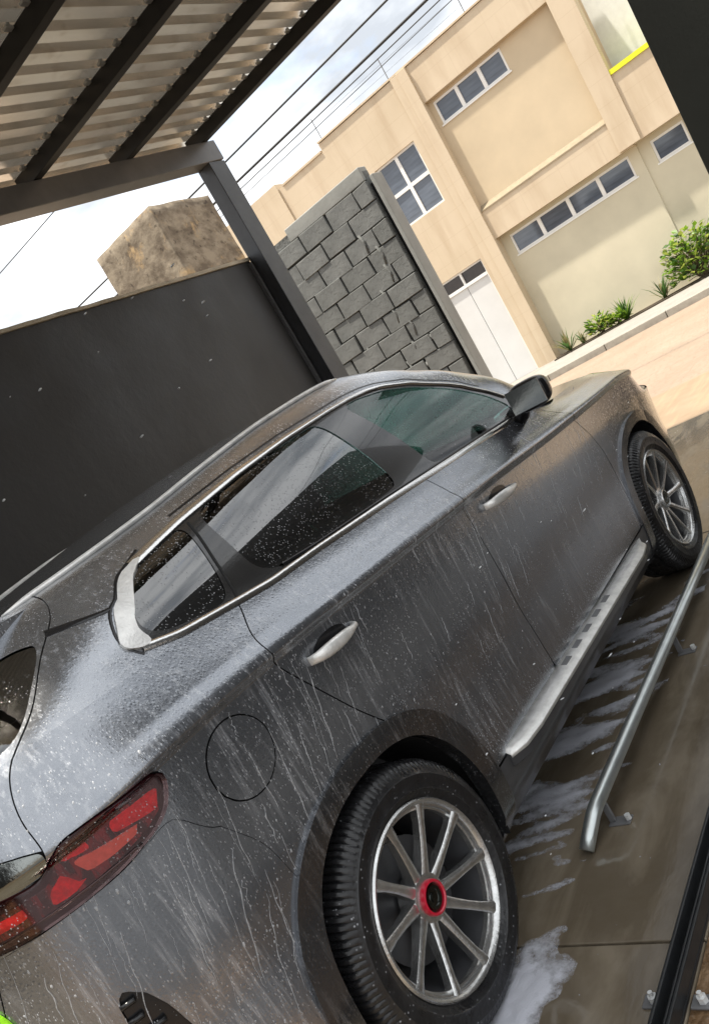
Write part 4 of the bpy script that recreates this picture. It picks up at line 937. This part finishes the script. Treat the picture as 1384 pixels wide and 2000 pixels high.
# ---- roof, rails, spoiler
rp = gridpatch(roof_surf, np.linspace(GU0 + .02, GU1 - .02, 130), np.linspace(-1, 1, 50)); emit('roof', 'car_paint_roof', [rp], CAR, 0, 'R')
emit('headliner', 'headliner', [gridpatch(roof_surf, np.linspace(GU0 + .02, GU1 - .02, 40), np.linspace(-.97, .97, 16))], CAR, -.03, 'R')
for sd_ in ('R', 'L'):
    us = np.linspace(-.62, 1.22, 40); P = G_surf(us, np.full(40, 4.93)); N_ = Patch(G_surf, np.c_[us, np.full(40, 4.93)], []).norms(); N_ = N_*np.where((N_[:, 2] < 0)[:, None], -1, 1)
    h = .010*np.clip(np.minimum((np.arange(40))/4, (39 - np.arange(40))/4), 0, 1); P = P + N_*(h*.35)[:, None]; m_ = np.array([1, 1 if sd_ == 'R' else -1, 1])
    o = build(MB().tube([tuple(p*m_) for p in P], [.003 + .0045*min(1, i/3, (39-i)/3) for i in range(40)], 8), 'roof_rail', 'satin_silver', CAR, smooth=True)
vs, fs = [], []; ns = 25
for i in range(ns):
    s = -1 + 2*i/(ns-1); y = s*.62; e = abs(s)**3; zt = 1.527 - .012*e
    for x, dz in ((-.30, .004 - .010*e), (-.48, -.002), (-.645 + .09*e, -.020), (-.655 + .09*e, -.032), (-.60 + .07*e, -.048), (-.44, -.060), (-.38, -.05)): vs.append((x, y, zt + dz))
for i in range(ns-1):
    for k in range(7): fs.append((i*7+k, i*7+(k+1) % 7, i*7+7+(k+1) % 7, i*7+7+k))
fs += [tuple(range(7)), tuple((ns-1)*7+k for k in range(7))]
m = MB(); m.add(vs, fs); build(m, 'spoiler', 'car_paint_lit', CAR, auto=40)
# ---- mirrors
for sx in (-1, 1):
    bm = bmesh.new(); bmesh.ops.create_icosphere(bm, subdivisions=4, radius=1)
    for v in bm.verts:
        c = v.co.copy(); p = 3.2; r = (abs(c.x)**p + abs(c.y)**p + abs(c.z)**p)**(1/p); c /= r
        x = c.x*.085 if c.x > 0 else c.x*.045; taper = 1 - .22*max(0, c.x)
        v.co = Vector((1.665 + x, sx*(1.003 + c.y*.080*taper), 1.218 + c.z*.057*taper - .012*c.y*sx*0))
    me = bpy.data.meshes.new('mirror'); bm.to_mesh(me); bm.free(); mr = put('mirror', me, 'black_trim', CAR, smooth=True)
    build(MB().tube([(1.76, sx*.86, 1.150), (1.745, sx*.905, 1.165), (1.715, sx*.95, 1.195), (1.70, sx*.985, 1.200)], [.045, .036, .030, .034], 12), 'mirror_arm', 'black_trim', mr, smooth=True)
    build(MB().box(1.6185, 1.6205, sx*1.003 - .07, sx*1.003 + .07, 1.175, 1.265), 'mirror_glass', 'dark_chrome', mr)
# ---- wheel wells and underbody
for cx in (0, 2.74):
    for sx in (-1, 1):
        m = MB(); m.lathe_y((cx, sx*.55, .355), [(.415, sx*.33), (.415, sx*-.05), (.0, sx*-.05)], 40, -.3, math.pi + .3); build(m, 'wheel_well', 'shell_black', CAR)
box('underbody', 'shell_black', CAR, -.70, 3.3, -.78, .78, .22, .30)
# ---- wheels
def tyre_mesh():
    prof = [(.244, -.098), (.262, -.112), (.270, -.1145), (.273, -.1175), (.277, -.1160), (.300, -.119), (.311, -.1195), (.314, -.1170), (.325, -.115), (.341, -.104), (.3525, -.092), (.3575, -.076), (.3580, -.046), (.350, -.042), (.350, -.034), (.3585, -.030), (.3585, .030), (.350, .034), (.350, .042), (.358, .046), (.3575, .076), (.350, .095), (.325, .115), (.290, .118), (.244, .100)]
    vs, fs = [], []; n_ = 480; k = len(prof)
    for i in range(n_):
        a = 2*math.pi*i/n_; g = (i % 4) == 0
        for j, (r, y) in enumerate(prof):
            rr = r - (.007 if g and j in (10, 11, 12, 19, 20) else 0) - (.006 if g and j == 9 else 0)
            vs.append((rr*math.cos(a), y, rr*math.sin(a)))
    for i in range(n_):
        j = (i+1) % n_
        for q_ in range(k-1): fs.append((i*k+q_, i*k+q_+1, j*k+q_+1, j*k+q_))
    me = bpy.data.meshes.new('tyre'); me.from_pydata(vs, [], fs); me.update(); bm = bmesh.new(); bm.from_mesh(me); bmesh.ops.recalc_face_normals(bm, faces=bm.faces)
    for e in bm.edges:
        if len(e.link_faces) == 2 and e.calc_face_angle(0) > .6: e.smooth = False
    bm.to_mesh(me); bm.free(); me.polygons.foreach_set('use_smooth', [True]*len(me.polygons)); return me
def mb_mesh(mb, name, sharp=40):
    me = bpy.data.meshes.new(name); me.from_pydata([tuple(v) for v in mb.v], [], mb.f); me.update(); bm = bmesh.new(); bm.from_mesh(me); bmesh.ops.recalc_face_normals(bm, faces=bm.faces)
    for e in bm.edges:
        if len(e.link_faces) == 2 and e.calc_face_angle(0) > math.radians(sharp): e.smooth = False
    bm.to_mesh(me); bm.free(); me.polygons.foreach_set('use_smooth', [True]*len(me.polygons)); return me
TY = tyre_mesh()
RIM = mb_mesh(MB().lathe_y((0, 0, 0), [(.238, -.086), (.247, -.098), (.251, -.106), (.246, -.111), (.238, -.108), (.234, -.099), (.229, -.099), (.227, -.090), (.222, -.088), (.220, -.074)], 96), 'wheel', 50)
BAR = mb_mesh(MB().lathe_y((0, 0, 0), [(.2235, -.080), (.215, -.05), (.206, .02), (.206, .09), (.236, .098)], 72), 'rim_barrel', 50)
def spoke_mesh():
    vs, fs = [], []; st_ = [(.048, .017, -.072, .040), (.085, .0140, -.079, .034), (.14, .0118, -.088, .028), (.19, .0122, -.096, .026), (.236, .0165, -.1045, .030)]
    for r, hw, y, th in st_:
        sw = .26*(r - .048)
        tw = .004*math.sin((r-.048)*12)
        for t, yy in ((-hw, y + th), (-hw, y + .004), (-hw*.55, y), (hw*.55, y), (hw, y + .004), (hw, y + th)): vs.append((r*math.cos(sw) - t*math.sin(sw), yy, r*math.sin(sw) + t*math.cos(sw)))
    for i in range(len(st_)-1):
        for k in range(6): fs.append((i*6+k, i*6+(k+1) % 6, i*6+6+(k+1) % 6, i*6+6+k))
    fs += [tuple(range(6)), tuple((len(st_)-1)*6+k for k in range(6))]
    m = MB(); m.add(vs, fs); return mb_mesh(m, 'spoke', 35)
SPK = spoke_mesh()
HUB = mb_mesh(MB().lathe_y((0, 0, 0), [(.0, -.078), (.040, -.078), (.062, -.074), (.066, -.060), (.066, -.02)], 48), 'hub', 35)
RING = mb_mesh(MB().lathe_y((0, 0, 0), [(.0375, -.078), (.0375, -.088), (.040, -.091), (.0445, -.090), (.0470, -.084), (.0470, -.077)], 48), 'hub_ring', 35)
RINGF = RING.copy()
CAP = mb_mesh(MB().lathe_y((0, 0, 0), [(0, -.088), (.012, -.088), (.013, -.083), (.021, -.083), (.022, -.087), (.030, -.087), (.032, -.080), (.0375, -.080)], 40), 'centre_cap', 30)
DISC = mb_mesh(MB().lathe_y((0, 0, 0), [(.05, -.012), (.165, -.012), (.165, .012), (.05, .012)], 48), 'brake_disc', 30)
for cx in (0, 2.74):
    for sx in (-1, 1):
        c = (cx, sx*.797, .356); rz = 0 if sx < 0 else math.pi; ry = .35 if cx == 0 else -.15
        wh = put('wheel', RIM, 'wheel_alloy', CAR, c); wh.rotation_euler = (0, 0, rz)
        def sub(nm, me, mat, a=0):
            o = bpy.data.objects.new(nm, me); COL.objects.link(o); o.parent = wh; o.rotation_euler = (0, -a, 0); WLOC[o.name] = Vector(c)
            if not me.materials: me.materials.append(MATS[mat])
            return o
        sub('tyre', TY, 'tyre_rubber'); sub('rim_barrel', BAR, 'steel_dark')
        for k in range(10): sub('spoke', SPK, 'wheel_alloy', ry + k*math.pi/5)
        sub('hub', HUB, 'wheel_alloy'); sub('hub_ring', RING if cx == 0 else RINGF, 'red_ring' if cx == 0 else 'wheel_alloy'); sub('centre_cap', CAP, 'dark_chrome'); sub('brake_disc', DISC, 'steel_dark')
# ---- interior
def seat(x, y, wdt):
    m = MB(); s = build(MB().box(x - .26, x + .24, y - wdt/2, y + wdt/2, .50, .64), 'seat', 'interior', CAR, (x, y, .5), bevel=.05, segs=3)
    m = MB().hexa([(x - .30, y - wdt/2, .60), (x - .16, y - wdt/2, .60), (x - .16, y + wdt/2, .60), (x - .30, y + wdt/2, .60), (x - .48, y - wdt/2*.9, 1.20), (x - .38, y - wdt/2*.9, 1.22), (x - .38, y + wdt/2*.9, 1.22), (x - .48, y + wdt/2*.9, 1.20)])
    build(m, 'seat_back', 'interior', s, (x, y, .6), bevel=.04, segs=3)
    for yy in ((y,) if wdt < .8 else (y - .45, y, y + .45)): build(MB().box(x - .50, x - .41, yy - .13, yy + .13, 1.25, 1.42), 'headrest', 'interior', s, (x, yy, 1.25), bevel=.035, segs=3)
seat(1.35, -.37, .52); seat(1.35, .37, .52); seat(.42, 0, 1.3)
build(MB().hexa([(1.72, -.74, .75), (2.15, -.74, .75), (2.15, .74, .75), (1.72, .74, .75), (1.78, -.74, 1.08), (2.25, -.70, 1.10), (2.25, .70, 1.10), (1.78, .74, 1.08)]), 'dashboard', 'interior', CAR, (1.9, 0, .9), bevel=.04, segs=3)
box('cabin_floor', 'interior', CAR, -.5, 2.1, -.78, .78, .31, .36)
box('parcel_floor', 'interior', CAR, -.82, -.1, -.70, .70, .80, .84)
st_ = MB()
for k in range(32):
    a0, a1 = 2*math.pi*k/32, 2*math.pi*(k+1)/32
st_.tube([(1.62 + .05*math.cos(a), .37 + .18*math.sin(a), 1.02 + .17*math.cos(a)) for a in np.linspace(0, 2*math.pi, 33)], .015, 8, cap=False); build(st_, 'steering_wheel', 'black_trim', CAR, smooth=True)
# ---- soap running down the panels and beads standing on them
rs = random.Random(21); mm = MB(); US, ZS, RW = [], [], []
NP = 26
for k in range(120):
    u0 = rs.choice((rs.uniform(-1.0, .2), rs.uniform(-.6, 2.2))); zt = rs.choice((rs.uniform(.75, 1.05), rs.uniform(1.0, 1.12), rs.uniform(.6, 1.0))); Ln = rs.uniform(.03, .17)*(1.6 if u0 < .3 else 1); dr_ = rs.uniform(.05, .30); ph = rs.uniform(0, 99)
    w0 = rs.uniform(.0006, .0021)
    for i in range(NP):
        t = i/(NP-1); US.append(u0 - dr_*Ln*t + .006*noise.noise(Vector((ph, t*5, 0)))); ZS.append(max(.44, zt - Ln*t)); RW.append(w0*(.4 + .9*abs(noise.noise(Vector((ph, t*9, 3)))))*math.sin(math.pi*min(1, max(.02, t*.96 + .03)))**.4)
P, N_ = on_side(np.array(US), np.array(ZS)); N_ = N_*np.where((N_[:, 1] > 0)[:, None], -1, 1)
ok = lambda p: all((abs((p[0]-c)/.43)**2.35 + abs((p[2]-.355)/.43)**2.35) > 1 for c in (0, 2.74)) and p[2] > .445
for k in range(120):
    seg = [i for i in range(k*NP, k*NP + NP)]
    cur = []
    for i in seg + [None]:
        if i is not None and ok(P[i]): cur.append(i)
        else:
            if len(cur) > 4: mm.tube([tuple(P[j] + N_[j]*RW[j]*.3) for j in cur], [RW[j] for j in cur], 5)
            cur = []
            
bu = [rs.choice((rs.uniform(-1.1, .5), rs.uniform(-1.1, 3.0))) for k in range(3600)]; bz = [rs.uniform(.42, 1.24) for k in range(3600)]
P, N_ = on_side(np.array(bu), np.array(bz)); N_ = N_*np.where((N_[:, 1] > 0)[:, None], -1, 1)
for p, n_ in zip(P, N_):
    if not ok(p) or noise.noise(Vector((p[0]*4, p[2]*4, 1))) < -.12: continue
    r = min(.0034, .0009*math.exp(rs.gauss(0, .5))); n3 = Vector(n_); a = n3.cross(Vector((.3, .1, 1))).normalized(); b = n3.cross(a); c = Vector(p); st_ = rs.uniform(1, 2.4)
    ring = [c + a*math.cos(t)*r + b*math.sin(t)*r*st_ for t in (0, 1.05, 2.09, 3.14, 4.19, 5.24)]; ring2 = [c + (q_ - c)*.65 + n3*r*.55 for q_ in ring]
    mm.add(ring + ring2 + [c + n3*r*.8], [(i, (i+1) % 6, 6+(i+1) % 6, 6+i) for i in range(6)] + [(6+i, 6+(i+1) % 6, 12) for i in range(6)])
o = build(mm, 'soap_and_beads', 'soap_bead', CAR, smooth=True); o['kind'] = 'stuff'; o['label'] = 'runs of soap and water beads on the car body'
# ---------------------------------------------------------------- lime cloth on the bumper
CL = [(-1.45, .70), (-1.45, .92), (-1.08, .915), (-1.055, .903), (-1.035, .870), (-1.02, .82), (-1.03, .72), (-1.06, .69)]
cl = emit('wash_cloth', 'lime_cloth', LGp.inside(CL), None, .006, 'R', wall=.005)
cl.location = (0, 0, 0); tag(cl, 'lime green wash cloth on the rear bumper at the picture corner', 'cloth')
# ---------------------------------------------------------------- soap foam on the floor
def foam(name, x0, x1, y0, y1, step, fn, hmax, label):
    nx = int((x1-x0)/step); ny = int((y1-y0)/step); X, Y = np.meshgrid(np.linspace(x0, x1, nx), np.linspace(y0, y1, ny), indexing='ij')
    Fv = np.array([fn(x, y) for x, y in zip(X.ravel(), Y.ravel())]); I = np.arange(nx*ny).reshape(nx, ny)
    fs = [tuple(f) for f in np.stack([I[:-1, :-1], I[1:, :-1], I[1:, 1:], I[:-1, 1:]], -1).reshape(-1, 4).tolist()]
    UV, fs = clip(np.c_[X.ravel(), Y.ravel()], fs, -Fv)
    V = []
    for x, y in UV:
        k = max(0, fn(x, y)); h = hmax*min(1, k*2.2)**1.1; V.append((x, y, .001 + h*(.85 + .3*noise.noise(Vector((x*40, y*40, 3))))))
    me = bpy.data.meshes.new(name); me.from_pydata(V, [], fs); me.update(); o = put(name, me, 'soap_foam', None, smooth=True); tag(o, label, 'foam', kind='stuff'); return o
def f1(x, y):
    q_ = noise.noise(Vector((x*7.5 + y*1.8, y*2.3, 0)))*.55 + noise.noise(Vector((x*19 + y*4, y*6, 5)))*.3 + noise.noise(Vector((x*50, y*22, 9)))*.10
    e = 1 - abs((y + .60 + .05*x)/.30)**2.0 ; ex = min(1, (x - .42)/.25, (2.6 - x)/.5)
    return q_ - .17 + .30*min(e, ex) - (0.5 if e < -.3 else 0)
foam('soap_suds', .35, 2.7, -1.0, -.15, .012, f1, .014, 'streaky lilac-white soap suds on the wet floor beneath the sill')
def f2(x, y):
    r = math.hypot((x + .06)/.30, (y + .945)/.10); return .66 - r*.62 + .30*noise.noise(Vector((x*9, y*9, 2))) + .12*noise.noise(Vector((x*30, y*30, 2)))
foam('foam_pile', -.5, .4, -1.2, -.7, .010, f2, .011, 'thick white foam heaped on the floor against the rear tyre')
def f3(x, y): return noise.noise(Vector((x*26, y*30, 7)))*.6 + noise.noise(Vector((x*60, y*60, 1)))*.35 - .42 - .25*abs(y + 1.13)/.2
foam('foam_flecks', -.3, 2.6, -1.34, -.86, .011, f3, .026, 'scattered foam flecks on the floor between pipe and channel')
# ---------------------------------------------------------------- flying water drops
bm = bmesh.new()
def drop(p, r, st=2.2):
    k = bmesh.ops.create_icosphere(bm, subdivisions=1, radius=r)['verts']; d = Vector((random.gauss(.67, .1), random.gauss(-.74, .1), random.gauss(.28, .12)))
    for v in k: v.co = v.co + d*(v.co.dot(d)/r)*r*(st-1); v.co += Vector(p)
for k in range(34):
    t = random.uniform(1.5, 3.0); drop((random.uniform(-.4, 3.2), random.uniform(1.1, 2.0), random.uniform(1.55, 2.9)), random.uniform(.003, .0065), random.uniform(1.4, 3))
for k in range(25): drop((random.uniform(.2, 2.4), random.uniform(-1.15, -.97), random.uniform(.15, 1.0)), random.uniform(.0015, .003), random.uniform(1.5, 3.5))
for k in range(0): drop((random.uniform(-1.05, -.2), random.uniform(-1.15, -.96), random.uniform(.5, 1.2)), random.uniform(.001, .0022), random.uniform(1.5, 3))
me = bpy.data.meshes.new('water_drops'); bm.to_mesh(me); bm.free(); o = put('water_drops', me, 'water_drop', None, smooth=True); tag(o, 'water drops flying off the car in front of the dark wall', 'water', kind='stuff')
